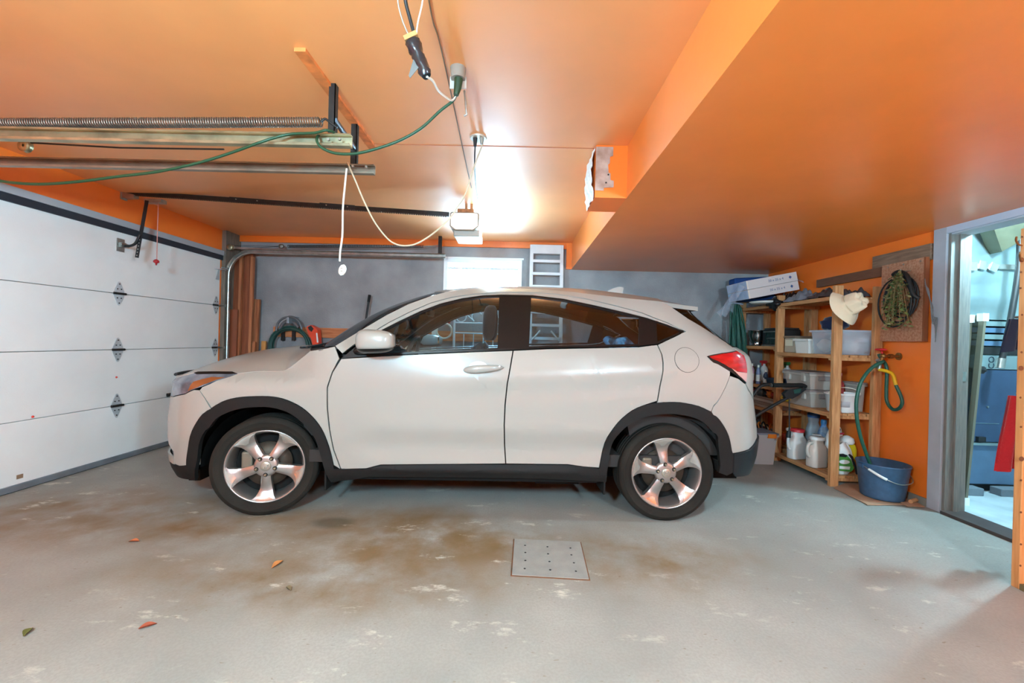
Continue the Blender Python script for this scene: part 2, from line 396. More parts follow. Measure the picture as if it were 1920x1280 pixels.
def panel_mesh(poly, side=0, off=0, thick=.012, step=.05, inset=.0, fn=None):
    """curved body panel: a side-view outline (s,w) cut into small facets and laid on the body surface"""
    fn = fn or M
    if inset: poly = inset_poly(poly, inset)
    bm = bmesh.new(); f = bm.faces.new([bm.verts.new((p[0], p[1], 0)) for p in poly])
    bmesh.ops.triangulate(bm, faces=[f])
    us = [p[0] for p in poly]; ws = [p[1] for p in poly]
    for lo, hi, no in ((min(us), max(us), (1, 0, 0)), (min(ws), max(ws), (0, 1, 0))):
        k = math.ceil(lo/step)
        while k*step < hi:
            bmesh.ops.bisect_plane(bm, geom=bm.verts[:]+bm.edges[:]+bm.faces[:], plane_co=(k*step*no[0], k*step*no[1], 0), plane_no=no, dist=1e-5); k += 1
    bm.verts.index_update()
    def nrm(s, w):
        e = .004; a, b, c = Vector(fn(s, w)), Vector(fn(s+e, w)), Vector(fn(s, w+e))
        n = (b-a).cross(c-a)
        if n.length < 1e-10: n = Vector((0, -1, 0))
        return n.normalized() if n.y < 0 or abs(n.y) < .3 else -n.normalized()
    outer = []; inner = []
    for v in bm.verts:
        p = Vector(fn(v.co.x, v.co.y)); n = nrm(v.co.x, v.co.y); outer.append(p+n*off); inner.append(p+n*(off-thick))
    mb = MB(); fs = [tuple(v.index for v in f.verts) for f in bm.faces]
    mb.add(outer, fs, True, 0); mb.add(inner, [tuple(reversed(f)) for f in fs], True, 1)
    for e in bm.edges:
        if len(e.link_faces) == 1:
            a, b = e.verts[0].index, e.verts[1].index; mb.add([outer[a], outer[b], inner[b], inner[a]], [(0, 1, 2, 3)], False, 0)
    bm.free()
    if side: mb.v = [mir(p) for p in mb.v]
    return mb
def carbuild(mb, name, mats, parent, label=None):
    mb.v = [tuple(CARM @ Vector(p)) for p in mb.v]
    o = mb.build(name, mats, parent)
    if label: o['label'] = label
    return o
car = thing('car', 'white compact crossover car parked side-on with silver alloy wheels', 'car', CARM @ Vector((1.3, CEN, 0)), CARYAW)
INN = [None]
def both(name, poly, m, label=None, parents=None, **kw):
    out = []
    for sd in (0, 1):
        out.append(carbuild(panel_mesh(poly, sd, **kw), name, [m, m if 'glass' in m.name else CABIN], parents[sd] if parents else car, label))
    return out
def full(name, poly, m, label=None, parent=None, **kw):
    a = panel_mesh(poly, 0, **kw); b = panel_mesh(poly, 1, **kw); a.add(b.v, b.f, True, 0)
    n = len(a.f)-len(b.f)
    for i in range(len(b.f)): a.sm[n+i] = b.sm[i]; a.mi[n+i] = b.mi[i]
    return carbuild(a, name, [m, m if 'glass' in m.name else CABIN], parent or car, label)
farch = [(-.474,.309),(-.467,.384),(-.441,.507),(-.402,.602),(-.356,.677),(-.284,.729),(-.186,.761),(-.061,.773),(.046,.772),(.135,.752),(.224,.708),(.295,.645),(.349,.572),(.385,.489),(.411,.395),(.431,.31)]
farchi = [(-.445,.208),(-.408,.333),(-.394,.454),(-.363,.548),(-.314,.623),(-.241,.666),(-.152,.695),(-.044,.707),(.045,.704),(.134,.679),(.205,.634),(.268,.57),(.313,.506),(.338,.422),(.366,.32)]
rarch = [(2.162,.345),(2.179,.433),(2.206,.549),(2.269,.648),(2.362,.733),(2.456,.776),(2.566,.793),(2.676,.795),(2.802,.773),(2.888,.73),(2.93,.662),(2.966,.578),(2.99,.479),(3.005,.455)]
rarchi = [(2.21,.30),(2.228,.434),(2.249,.535),(2.311,.615),(2.406,.679),(2.515,.709),(2.625,.718),(2.736,.706),(2.836,.667),(2.908,.591),(2.917,.522),(2.934,.38)]
hoodgap = [(-.23,.908),(-.111,.925),(.034,.929),(.075,.943),(.154,1.002),(.247,1.071)]
door1 = [(.467,1.026),(.419,.94),(.389,.839),(.389,.704),(.402,.568),(.427,.431),(.474,.306)]
gap = [(1.571,1.106),(1.555,1.0),(1.538,.893),(1.527,.75),(1.525,.62),(1.531,.48),(1.542,.361)]
rgap = [(2.536,1.168),(2.556,1.106),(2.559,1.052),(2.548,.942),(2.524,.799)]
apil = [(.418,1.107),(.582,1.228),(.716,1.324),(.845,1.402),(.993,1.469),(1.09,1.503)]
fline = [(.653,1.213),(.739,1.274),(.867,1.351),(1.0,1.419),(1.138,1.465),(1.281,1.494),(1.428,1.512),(1.62,1.523),(1.857,1.516),(2.076,1.486),(2.289,1.437),(2.472,1.389),(2.554,1.354)]
wtop = [(.682,1.206),(.807,1.281),(.937,1.353),(1.072,1.413),(1.212,1.455),(1.356,1.482),(1.5,1.493),(1.705,1.495),(1.926,1.473),(2.142,1.430),(2.356,1.383),(2.497,1.349),(2.633,1.304),(2.724,1.267)]
belt = [(.467,1.030),(.638,1.045),(.90,1.066),(1.172,1.085),(1.566,1.108),(1.80,1.128),(2.043,1.137),(2.407,1.154),(2.536,1.172),(2.63,1.212),(2.706,1.246)]
def sm2(pts, k=3): return [(p.x, p.y) for p in smooth_path([(a, b, 0) for a, b in pts], k)]
# painted panels
fend = hoodgap + [(.36,1.09),(.418,1.105),(.455,1.028)] + [(p[0]-.004, p[1]) for p in door1[1:]] + list(reversed(sm2(farch[4:]))) + [(-.347,.687),(-.366,.75),(-.394,.804),(-.379,.827),(-.325,.867),(-.258,.893)]
fend = [p for p in fend if not (abs(p[0]-.431) < 1e-4 and abs(p[1]-.31) < 1e-4)]
both('front_fender', fend, CARP, inset=.0022)
d1 = door1 + [(.636,.314),(.729,.34),(1.1,.350)] + list(reversed(gap)) + [(1.172,1.081),(.9,1.062),(.638,1.041)]
doors1 = both('front_door', d1, CARP, inset=.0022)
d2 = [(p[0]+.004, p[1]) for p in gap] + [(1.951,.364),(2.062,.35)] + sm2(rarch[:6]) + list(reversed(rgap)) + [(2.407,1.15),(2.043,1.133),(1.8,1.122)]
doors2 = both('rear_door', d2, CARP, inset=.0022)
tail = [(2.86,1.1),(2.94,1.123),(3.107,1.141),(3.158,1.111),(3.15,1.049),(3.129,.924),(3.041,.967),(2.949,1.021),(2.885,1.073)]
hatchl = [(2.60,1.478),(2.68,1.44),(2.804,1.355),(2.97,1.275),(3.12,1.20),(3.118,1.145)]
side = apil + [(1.2,1.528),(1.4,1.545),(1.62,1.552),(1.9,1.543),(2.15,1.519),(2.4,1.494)] + hatchl + [(2.94,1.123),(2.86,1.1),(2.885,1.073),(2.949,1.021),(2.974,1.005),(2.974,.98),(2.917,.828),(2.887,.737)] \
    + [(2.802,.773),(2.676,.795),(2.566,.793),(2.524,.785)] + [(p[0]+.005, p[1]) for p in reversed(rgap)] + [(2.63,1.208),(2.706,1.243),(2.735,1.263)] + [(2.64,1.322)] + list(reversed(fline)) + [(.56,1.14),(.47,1.06)]
both('body_side', side, CARP, inset=.001)
# door frame strip between the roof gap and the glass
strip = [(p[0], p[1]-.005) for p in fline] + [(2.64,1.317)] + [(2.735,1.268)] + list(reversed([(p[0], p[1]+.006) for p in wtop]))
both('window_frame', [(p[0], p[1]) for p in strip], CARP, 'white upper window frame', off=-.002)
hd = [(-.503,.903),(-.477,.912),(-.36,.917),(-.271,.918),(-.23,.908),(-.258,.893),(-.325,.867),(-.379,.827),(-.429,.807),(-.496,.776),(-.66,.745),(-.86,.74),(-.86,.80),(-.70,.862)]
HLENS = mat('headlight_lens', (132, 140, 150), .14, coat=.4, col2=(72, 78, 88), vscale=9)
AMBER = mat('amber_lens', (138, 78, 42), .25, coat=.4)
hl = both('headlight', hd, HLENS, 'clear headlight with dark upper edge', inset=.002, step=.04)
both('amber_reflector', [(-.47,.795),(-.40,.825),(-.335,.868),(-.29,.885),(-.36,.885),(-.44,.855)], AMBER, 'amber side lamp', parents=hl, off=.002, step=.03)
both('headlight_bezel', [(-.503,.905),(-.477,.913),(-.36,.918),(-.271,.919),(-.23,.908),(-.28,.904),(-.36,.904),(-.47,.898)], GLOSSB, parents=hl, off=.0025, step=.04)
bump_up = [(-.394,.804),(-.366,.75),(-.347,.687)] + list(reversed(sm2(farch[:5]))) + [(-.545,.299),(-.60,.303),(-.615,.385),(-.71,.42),(-.80,.47),(-.88,.52),(-.92,.60),(-.93,.735),(-.86,.738),(-.66,.743),(-.496,.774),(-.429,.805)]
both('front_bumper', bump_up, CARP, 'white front bumper corner', inset=.0015)
full('bumper_lip', [(-.606,.30),(-.614,.352),(-.78,.356),(SCF,.356),(SCF,.30)], CARP, 'white lower bumper lip')
full('lower_intake', [(-.60,.34),(SCF,.34),(SCF,.56),(-.9,.56),(-.70,.43),(-.60,.40)], BLACKP, off=-.02)
full('front_grille', [(-.90,.50),(SCF,.50),(SCF,.855),(-.86,.85),(-.88,.74)], GLOSSB, 'gloss black grille', off=-.004)
full('chin_spoiler', [(-.478,.312),(-.445,.205),(-.7,.19),(SCF,.19),(SCF,.302),(-.60,.302),(-.545,.30)], TRIM, 'black lower front apron')
gb = MB(); gb.tube([Vector(M(s, .876))+Vector((-.018, 0, 0)) for s in [-.85-.05*i for i in range(9)]]+[mir(Vector(M(s, .876))+Vector((-.018, 0, 0))) for s in [-1.25+.05*i for i in range(9)]], .011, 6); carbuild(gb, 'grille_bar', GLOSSB, car)
fl = MB(); fl.box((-.70, .30, .12), (-.62, .55, .20)); carbuild(fl, 'air_dam', RUBBER, car)
# cladding
arch_f = sm2(farch) + [(.50,.31),(.452,.224),(.40,.215)] + [(.366,.32)] + list(reversed(sm2(farchi[:-1])))
both('front_arch_cladding', arch_f, TRIM, 'black plastic wheel arch cladding', off=.010, thick=.03)
arch_r = sm2(rarch) + [(3.02,.40),(3.02,.33),(2.978,.309),(2.93,.33)] + list(reversed(sm2(rarchi))) + [(2.17,.30)]
both('rear_arch_cladding', arch_r, TRIM, 'black plastic wheel arch cladding', off=.010, thick=.03)
sill = [(.452,.224),(.535,.234),(.647,.26),(1.1,.265),(1.587,.268),(1.79,.268),(2.095,.255),(2.214,.25),(2.214,.342),(2.162,.342),(2.062,.35),(1.951,.363),(1.542,.357),(1.1,.349),(.729,.338),(.636,.312),(.474,.305),(.43,.31)]
def Msill(s, w):
    p = M(s, w); return (p[0], p[1]-.018*math.exp(-((w-.318)/.022)**2)*ss(.5, .8, s)*(1-ss(1.9, 2.1, s)), w)
both('sill_cladding', sill, TRIM, 'black ribbed sill cladding', off=.006, thick=.03, step=.02, fn=Msill)
# rear
TAILR = mat('tail_lamp_red', (176, 14, 22), .16, coat=.7, var=.35, vscale=10, stretch=(1, 1, 5))
TAILC = mat('tail_lamp_clear', (206, 150, 140), .2, coat=.6)
tl = both('tail_light', [(2.875,1.098),(2.94,1.118),(3.107,1.137),(3.155,1.109),(3.148,1.049),(3.142,.995),(3.03,1.005),(2.97,1.03)], TAILR, 'red tail lamp', off=.004, step=.03)
both('indicator_lens', [(3.142,.993),(3.03,1.003),(2.985,1.025),(3.045,.978),(3.127,.932)], TAILC, 'pale lower lens', parents=tl, off=.004, step=.03)
both('tail_light_gasket', tail, GLOSSB, parents=tl, off=.001, step=.04)
rb = [(2.974,.976),(2.917,.828),(2.889,.737),(2.93,.662),(2.966,.578),(2.99,.479),(3.007,.457),(3.153,.474),(3.30,.53)] + [(scr(.55),.55),(scr(.65),.65),(scr(.72),.72)] + [(3.5,.74),(3.30,.80),(3.16,.88),(3.125,.915),(3.041,.957)]
full('rear_bumper', rb, CARP, inset=.0015)
full('rear_apron', [(3.007,.455),(3.153,.472),(3.30,.528),(scr(.55),.548),(scr(.42),.42),(scr(.30),.30),(3.25,.29),(3.05,.30),(3.02,.33)], mat('dark_apron', (22, 26, 30), .42, spec=.35), 'dark lower rear bumper', off=.012)
hatch = [(3.12,1.165),(3.155,1.115),(3.15,1.049),(3.131,.92),(3.17,.885),(3.31,.805),(3.5,.742),(scr(.74),.742),(scr(.9),.9),(scr(1.0),1.0),(scr(1.1),1.1),(scr(1.165),1.165)]
full('tailgate', hatch, CARP, inset=.0015)
full('rear_window', [(2.72,1.425),(2.84,1.345),(2.99,1.275),(3.115,1.205),(3.115,1.168)]+[(scr(w), w) for w in (1.168, 1.2, 1.25, 1.3, 1.36, 1.42)], DGLASS, 'dark rear window', off=-.002)
# glass and black pillars of the sides
belt2 = belt + [(2.706,1.258),(2.63,1.224),(2.536,1.186),(2.407,1.168),(2.043,1.151),(1.8,1.142),(1.566,1.122),(1.172,1.098),(.90,1.079),(.638,1.057),(.50,1.045)]
both('belt_moulding', belt2, GLOSSB, 'black moulding under the windows', off=.005)
ge = [(.655,1.185),(.80,1.271),(.93,1.343),(1.068,1.403),(1.21,1.446),(1.356,1.473),(1.478,1.482)]
both('window_moulding', wtop + list(reversed([(p[0], p[1]-.011) for p in wtop])), GLOSSB, 'black moulding over the windows', off=.003)
gl1 = both('front_door_glass', [(.57,1.055)] + ge + [(1.474,1.117),(1.172,1.096),(.90,1.078),(.638,1.056)], CGLASS, 'tinted front door window', off=-.006, thick=.004)
both('rear_door_glass', [(1.694,1.486),(1.673,1.131),(2.043,1.149),(2.414,1.166),(2.45,1.352),(2.356,1.374),(2.142,1.421),(1.926,1.463)], CGLASS, 'tinted rear door window', off=-.006, thick=.004)
both('door_pillar', [(1.470,1.112),(1.472,1.488),(1.698,1.490),(1.677,1.128)], GLOSSB, 'black pillar between the doors', off=.001)
both('rear_pillar', [(2.410,1.16),(2.446,1.358),(2.562,1.33),(2.540,1.178)], GLOSSB, 'black pillar behind the rear window', off=.001)
both('quarter_glass', [(2.536,1.178),(2.560,1.332),(2.633,1.302),(2.722,1.266),(2.708,1.25)], DGLASS, 'small dark quarter window', off=.001)
both('mirror_sail', [(.467,1.026),(.655,1.200),(.685,1.205),(.60,1.055),(.638,1.048)], GLOSSB, 'black mirror base triangle', off=.003)
for nm, pl in (('door_seal', [(p[0]-.02, p[1]) for p in gap]+[(p[0]+.02, p[1]) for p in reversed(gap)]), ('fender_seal', [(p[0]-.02, p[1]) for p in door1]+[(p[0]+.02, p[1]) for p in reversed(door1)]),
               ('quarter_seal', [(p[0]-.02, p[1]) for p in rgap]+[(p[0]+.02, p[1]) for p in reversed(rgap)]), ('roof_seal', [(p[0]-.01, p[1]-.016) for p in fline]+[(p[0], p[1]+.012) for p in reversed(fline)])):
    both(nm, pl, SEALM, off=-.014, thick=.004)
# fuel flap and door handles
def ring(c, r, n=28, rx=1): return [(c[0]+r*rx*math.cos(2*PI*k/n), c[1]+r*math.sin(2*PI*k/n)) for k in range(n)]
ff = panel_mesh(ring((2.722, 1.073), .080), 0, off=.0015, thick=.004, step=.03); carbuild(ff, 'fuel_flap', [CARP, CABIN], car)
fg = panel_mesh(ring((2.722, 1.073), .0826)+[(2.722+.0826, 1.0729)]+list(reversed([(2.722+.0802*math.cos(2*PI*k/28), 1.073+.0802*math.sin(2*PI*k/28)) for k in range(28)]))[:0], 0, off=.0008, thick=.003, step=.03); carbuild(fg, 'fuel_flap_gap', SEALM, car)
hp = [(1.251,.985),(1.275,1.003),(1.32,1.012),(1.40,1.012),(1.47,1.006),(1.514,.997),(1.511,.977),(1.45,.968),(1.37,.963),(1.30,.966),(1.262,.974)]
for sd in (0, 1):
    def hnd(a_, b_, sd=sd):
        t = 2*PI*a_; x = -1+2*b_; r = max(0, 1-abs(x)**2.6)**.5
        p = (1.383+.131*x, -.048+.022*abs(x)**3-.016*r*math.cos(t), .986+.012*x+(.024-.006*x)*r*math.sin(t)); return Vector(mir(p) if sd else p)
    q = MB(); q.grid(hnd, 20, 24, closeu=True); h = carbuild(q, 'door_handle', CARP, doors1[sd], 'white pull handle')
    q = panel_mesh(ring((1.35, .99), .042, 24, 1.5), sd, off=.0012, thick=.006, step=.03); carbuild(q, 'handle_recess', [mat('recess_white', (196, 192, 184), .35), CABIN], doors1[sd])
    q = panel_mesh(ring((1.487, .997), .006, 12), sd, off=.040, thick=.006, step=.02); carbuild(q, 'key_lock', [STEEL, STEEL], h)
# hood, windscreen, roof, spoiler
def loft(name, Nc, Mc, m, ease=3, nu=8, th=.012, sub=4, label=None):
    """surface from the near edge curve over the centre line to the far edge"""
    Np = [Vector(p) for p in smooth_path(Nc, sub)]; Mp = [Vector(p) for p in smooth_path(Mc, sub)]; n = len(Np)
    def pt(i, t):
        a, b = Np[i], Mp[i]; e = 1-(1-t)**ease; e2 = 1-(1-t)**2
        return Vector((a.x+(b.x-a.x)*e2, a.y+(b.y-a.y)*t, a.z+(b.z-a.z)*e))
    rows = []
    for i in range(n):
        h = [pt(i, j/nu) for j in range(nu+1)]; rows.append(h+[Vector(mir(p)) for p in reversed(h[:-1])])
    w = len(rows[0]); vs = [p for r in rows for p in r]
    fs = [(i*w+j, i*w+j+1, (i+1)*w+j+1, (i+1)*w+j) for i in range(n-1) for j in range(w-1)]
    mb = MB(); mb.add(vs, fs, True, 0); mb.add([p-Vector((0, 0, th)) for p in vs], [tuple(reversed(f)) for f in fs], True, 1)
    bd = [(i*w, (i+1)*w) for i in range(n-1)]+[((i+1)*w+w-1, i*w+w-1) for i in range(n-1)]+[(j+1, j) for j in range(w-1)]+[((n-1)*w+j, (n-1)*w+j+1) for j in range(w-1)]
    for a, b in bd: mb.add([vs[a], vs[b], vs[b]-Vector((0, 0, th)), vs[a]-Vector((0, 0, th))], [(0, 1, 2, 3)], False, 0)
    mb.v = [tuple(CARM @ Vector(p)) for p in mb.v]
    o = mb.build(name, [m, m if 'glass' in m.name else CABIN], car, fix=True)
    if label: o['label'] = label
    return o
HN = [M(*p) for p in ((.247,1.071),(.154,1.002),(.075,.943),(.034,.930),(-.111,.926),(-.235,.912),(-.36,.919),(-.477,.914),(-.62,.885),(-.80,.869))]
HM = [(.03,CEN,1.098),(-.02,CEN,1.096),(-.08,CEN,1.092),(-.14,CEN,1.088),(-.24,CEN,1.077),(-.38,CEN,1.056),(-.52,CEN,1.022),(-.66,CEN,.974),(-.78,CEN,.915),(-.855,CEN,.868)]
loft('hood', HN, HM, CARP, 2.5, nu=12)
WN = [M(*p) for p in apil]; WM_ = [(.06,CEN,1.085),(.245,CEN,1.225),(.40,CEN,1.325),(.56,CEN,1.41),(.75,CEN,1.485),(.93,CEN,1.543)]
loft('windscreen', WN, WM_, glass('windscreen_glass', (.5, .55, .57)), 2, th=.004)
loft('cowl', [M(.25,1.066), M(.34,1.082), M(.44,1.10)], [(.03,CEN,1.085),(.05,CEN,1.083),(.08,CEN,1.088)], BLACKP, 2)
RN = [M(1.085,1.502), M(1.2,1.527), M(1.4,1.544), M(1.62,1.551), M(1.9,1.542), M(2.15,1.518), M(2.4,1.493), M(2.62,1.472)]
RM = [(.925,CEN,1.543),(1.12,CEN,1.577),(1.36,CEN,1.600),(1.6,CEN,1.610),(1.9,CEN,1.612),(2.2,CEN,1.602),(2.48,CEN,1.574),(2.70,CEN,1.545)]
loft('roof', RN, RM, CARP, 3)
loft('rear_spoiler', [M(2.615,1.474), (2.78,.29,1.466), (2.95,.345,1.456)], [(2.69,CEN,1.548),(2.88,CEN,1.515),(3.06,CEN,1.478)], CARP, 2.4, th=.03)
an = MB(); an.prism([(2.32,CEN,1.575),(2.53,CEN,1.562),(2.545,CEN,1.655),(2.50,CEN,1.663),(2.44,CEN,1.640)], (0, .03, 0)); carbuild(an, 'roof_antenna', CARP, car, 'white shark fin antenna')
wp = MB(); wp.tube([(.10,.22,1.085),(.17,.5,1.095),(.12,.85,1.11)], .008, 6); wp.tube([(.17,.16,1.092),(.19,.45,1.115),(.15,.62,1.12)], .007, 6); carbuild(wp, 'wiper', BLACKP, car)
# door mirrors
for sd in (0, 1):
    def mp(p): return mir(p) if sd else p
    mm = MB()
    def shell(a, b, sc=1, top=True):
        th = 2*PI*a; ph = PI*b
        def sp(x, e): return math.copysign(abs(x)**e, x)
        x = sp(math.cos(th), .7)*sp(math.sin(ph), .62); y = sp(math.sin(th), .62)*sp(math.sin(ph), .62); z = -sp(math.cos(ph), .62)
        u = .722+.118*x+.03*y*-.6; v = -.135+.112*y; w = 1.148+.068*z*(1-.12*x)
        return Vector(mp((u, v, w)))
    mm.grid(shell, 32, 18, closeu=True); mr = carbuild(mm, 'door_mirror', CARP, car, 'white door mirror shell')
    ml = MB(); ml.grid(lambda a, b: shell(a, b*.36)+Vector((0, 0, -.005)) if True else None, 32, 6, closeu=True)
    ml.v = [tuple((Vector(p)-Vector(mp((.715, -.135, 1.148))))*1.03+Vector(mp((.715, -.135, 1.148)))) for p in ml.v]
    carbuild(ml, 'mirror_base', GLOSSB, mr)
    ma = MB(); ma.tube([mp(p) for p in ((.55,.03,1.07),(.60,-.02,1.085),(.67,-.08,1.10))], [.03, .028, .03], 8); carbuild(ma, 'mirror_arm', GLOSSB, mr)
    mg = MB(); mg.prism([mp((.812, -.135+.078*y, 1.15+.042*z)) for y, z in ((-1,-.7),(-.7,-1),(.7,-1),(1,-.7),(1,.7),(.7,1),(-.7,1),(-1,.7))], (.012, 0, 0)); carbuild(mg, 'mirror_glass', mat('mirror', (200, 205, 210), .05, 1), mr)
# underside, wheel housings and cabin
ub = MB(); ub.box((-.62, .30, .20), (3.25, 1.44, .34)); ub.box((.46, .05, .235), (2.16, .32, .34)); ub.box((.46, 1.42, .235), (2.16, 1.69, .34)); ub.box((.75, .10, .215), (1.35, .30, .24)); ub.box((1.75,.12,.20),(2.05,.30,.24))
carbuild(ub, 'underbody', mat('underbody', (22, 20, 19), .9, spec=.15), car)
for uc, r in ((-.01, .43), (2.60, .43)):
    for sd in (0, 1):
        ww = MB()
        def well(a, b):
            th = .02+a*(PI-.04); p = (uc+r*.99*math.cos(th), .035+.35*b, .29+r*.97*math.sin(th)); return Vector(mir(p) if sd else p)
        ww.grid(well, 20, 3); ww.add([mir(p) if sd else p for p in [(uc-.44, .385, .2), (uc+.44, .385, .2), (uc+.44, .385, .74), (uc-.44, .385, .74)]], [(0, 1, 2, 3)])
        carbuild(ww, 'wheel_housing', mat('wheel_housing', (15, 13, 12), .95, spec=.1), car)
for uc in (.36, 2.20, 2.965):
    for sd in (0, 1):
        mf = MB(); y0 = .04; p = [(uc, y0, .16 if uc < 2.9 else .335), (uc, y0+.20, .16 if uc < 2.9 else .335), (uc, y0+.20, .40), (uc, y0, .40)]
        mf.prism([mir(q) if sd else q for q in p], (.012, 0, 0)); carbuild(mf, 'mud_flap', RUBBER, car)
cb = MB(); cb.box((.25, .06, .34), (2.75, 1.68, .42)); cb.box((.18, .12, .5), (.55, 1.62, 1.05)); cb.box((2.35, .10, .42), (2.62, 1.64, .98), RY(-.25)); cb.box((2.6,.10,.42),(3.2,1.64,.80))
carbuild(cb, 'cabin_floor', CABIN, car)
ds = MB(); ds.grid(lambda a, b: Vector((.30+.42*b, .08+1.58*a, 1.065-.05*b*b+.03*math.exp(-((a-.25)/.12)**2)*b)), 16, 6); carbuild(ds, 'dashboard', mat('dash', (52, 46, 44), .7), car)
SEATF = mat('seat_fabric', (46, 38, 35), .9, sheen=.2, var=.12, vscale=40)
def seat(v0_, u0_):
    st = MB()
    def bk(a, b):
        th = 2*PI*a; e = .5; x = math.copysign(abs(math.cos(th))**e, math.cos(th)); y = math.copysign(abs(math.sin(th))**e, math.sin(th))
        h = .50+.66*b; wd = (.25-.06*b**3)*(1 if 0 < b < 1 else .02); tk = (.075-.02*b)*(1 if 0 < b < 1 else .02)
        return Vector((u0_+.22*b+tk*x, v0_+wd*y, h))
    st.grid(bk, 24, 12, closeu=True); st.box((u0_-.50, v0_-.25, .42), (u0_+.02, v0_+.25, .56), bev=.04); s_ = carbuild(st, 'seat', SEATF, car)
    hr = MB()
    def hd_(a, b):
        th = 2*PI*a; ph = PI*b
        def sp(x): return math.copysign(abs(x)**.6, x)
        return Vector((u0_+.275+.055*sp(math.cos(th))*sp(math.sin(ph))+.02*b, v0_+.13*sp(math.sin(th))*sp(math.sin(ph)), 1.30-.135*sp(math.cos(ph))))
    hr.grid(hd_, 20, 12, closeu=True); carbuild(hr, 'headrest', SEATF, s_)
seat(.48, 1.12); seat(1.26, 1.12)
rs = MB(); rs.box((2.25, .22, .55), (2.42, 1.52, 1.08), RY(.28), bev=.05); carbuild(rs, 'rear_seat', SEATF, car)
tw = MB()
for i, vv in enumerate((.25, .42, .60)):
    tw.tube([(2.36+.04*i, vv-.06, 1.09), (2.34, vv, 1.18+.01*i), (2.40, vv+.08, 1.19), (2.50, vv+.14, 1.12)], .035, 8)
carbuild(tw, 'striped_blanket', mat('striped_blanket', (130, 180, 215), .8, col2=(24, 26, 30), vscale=9, stretch=(1.5, 1.5, 1.5)), car, 'blue and black striped blanket on the rear seat')
sw = MB(); sw.tube([Vector((.80+.12*math.sin(a)*.45, .48+.185*math.cos(a), 1.01+.185*math.sin(a)*.9)) for a in [2*PI*k/28 for k in range(28)]], .016, 8, closed=True); sw.tube([(.80, .30, 1.01), (.74, .48, .99), (.80, .66, 1.01)], .018, 6); sw.cyl((.74, .48, .99), (.55, .48, .90), .03); carbuild(sw, 'steering_wheel', mat('steering', (46, 44, 44), .45), car)
rm = MB(); rm.box((.86, .76, 1.36), (.90, .98, 1.42), bev=.012); rm.tube([(.90, .87, 1.42), (.93, .87, 1.50)], .01, 6); carbuild(rm, 'rear_view_mirror', BLACKP, car)
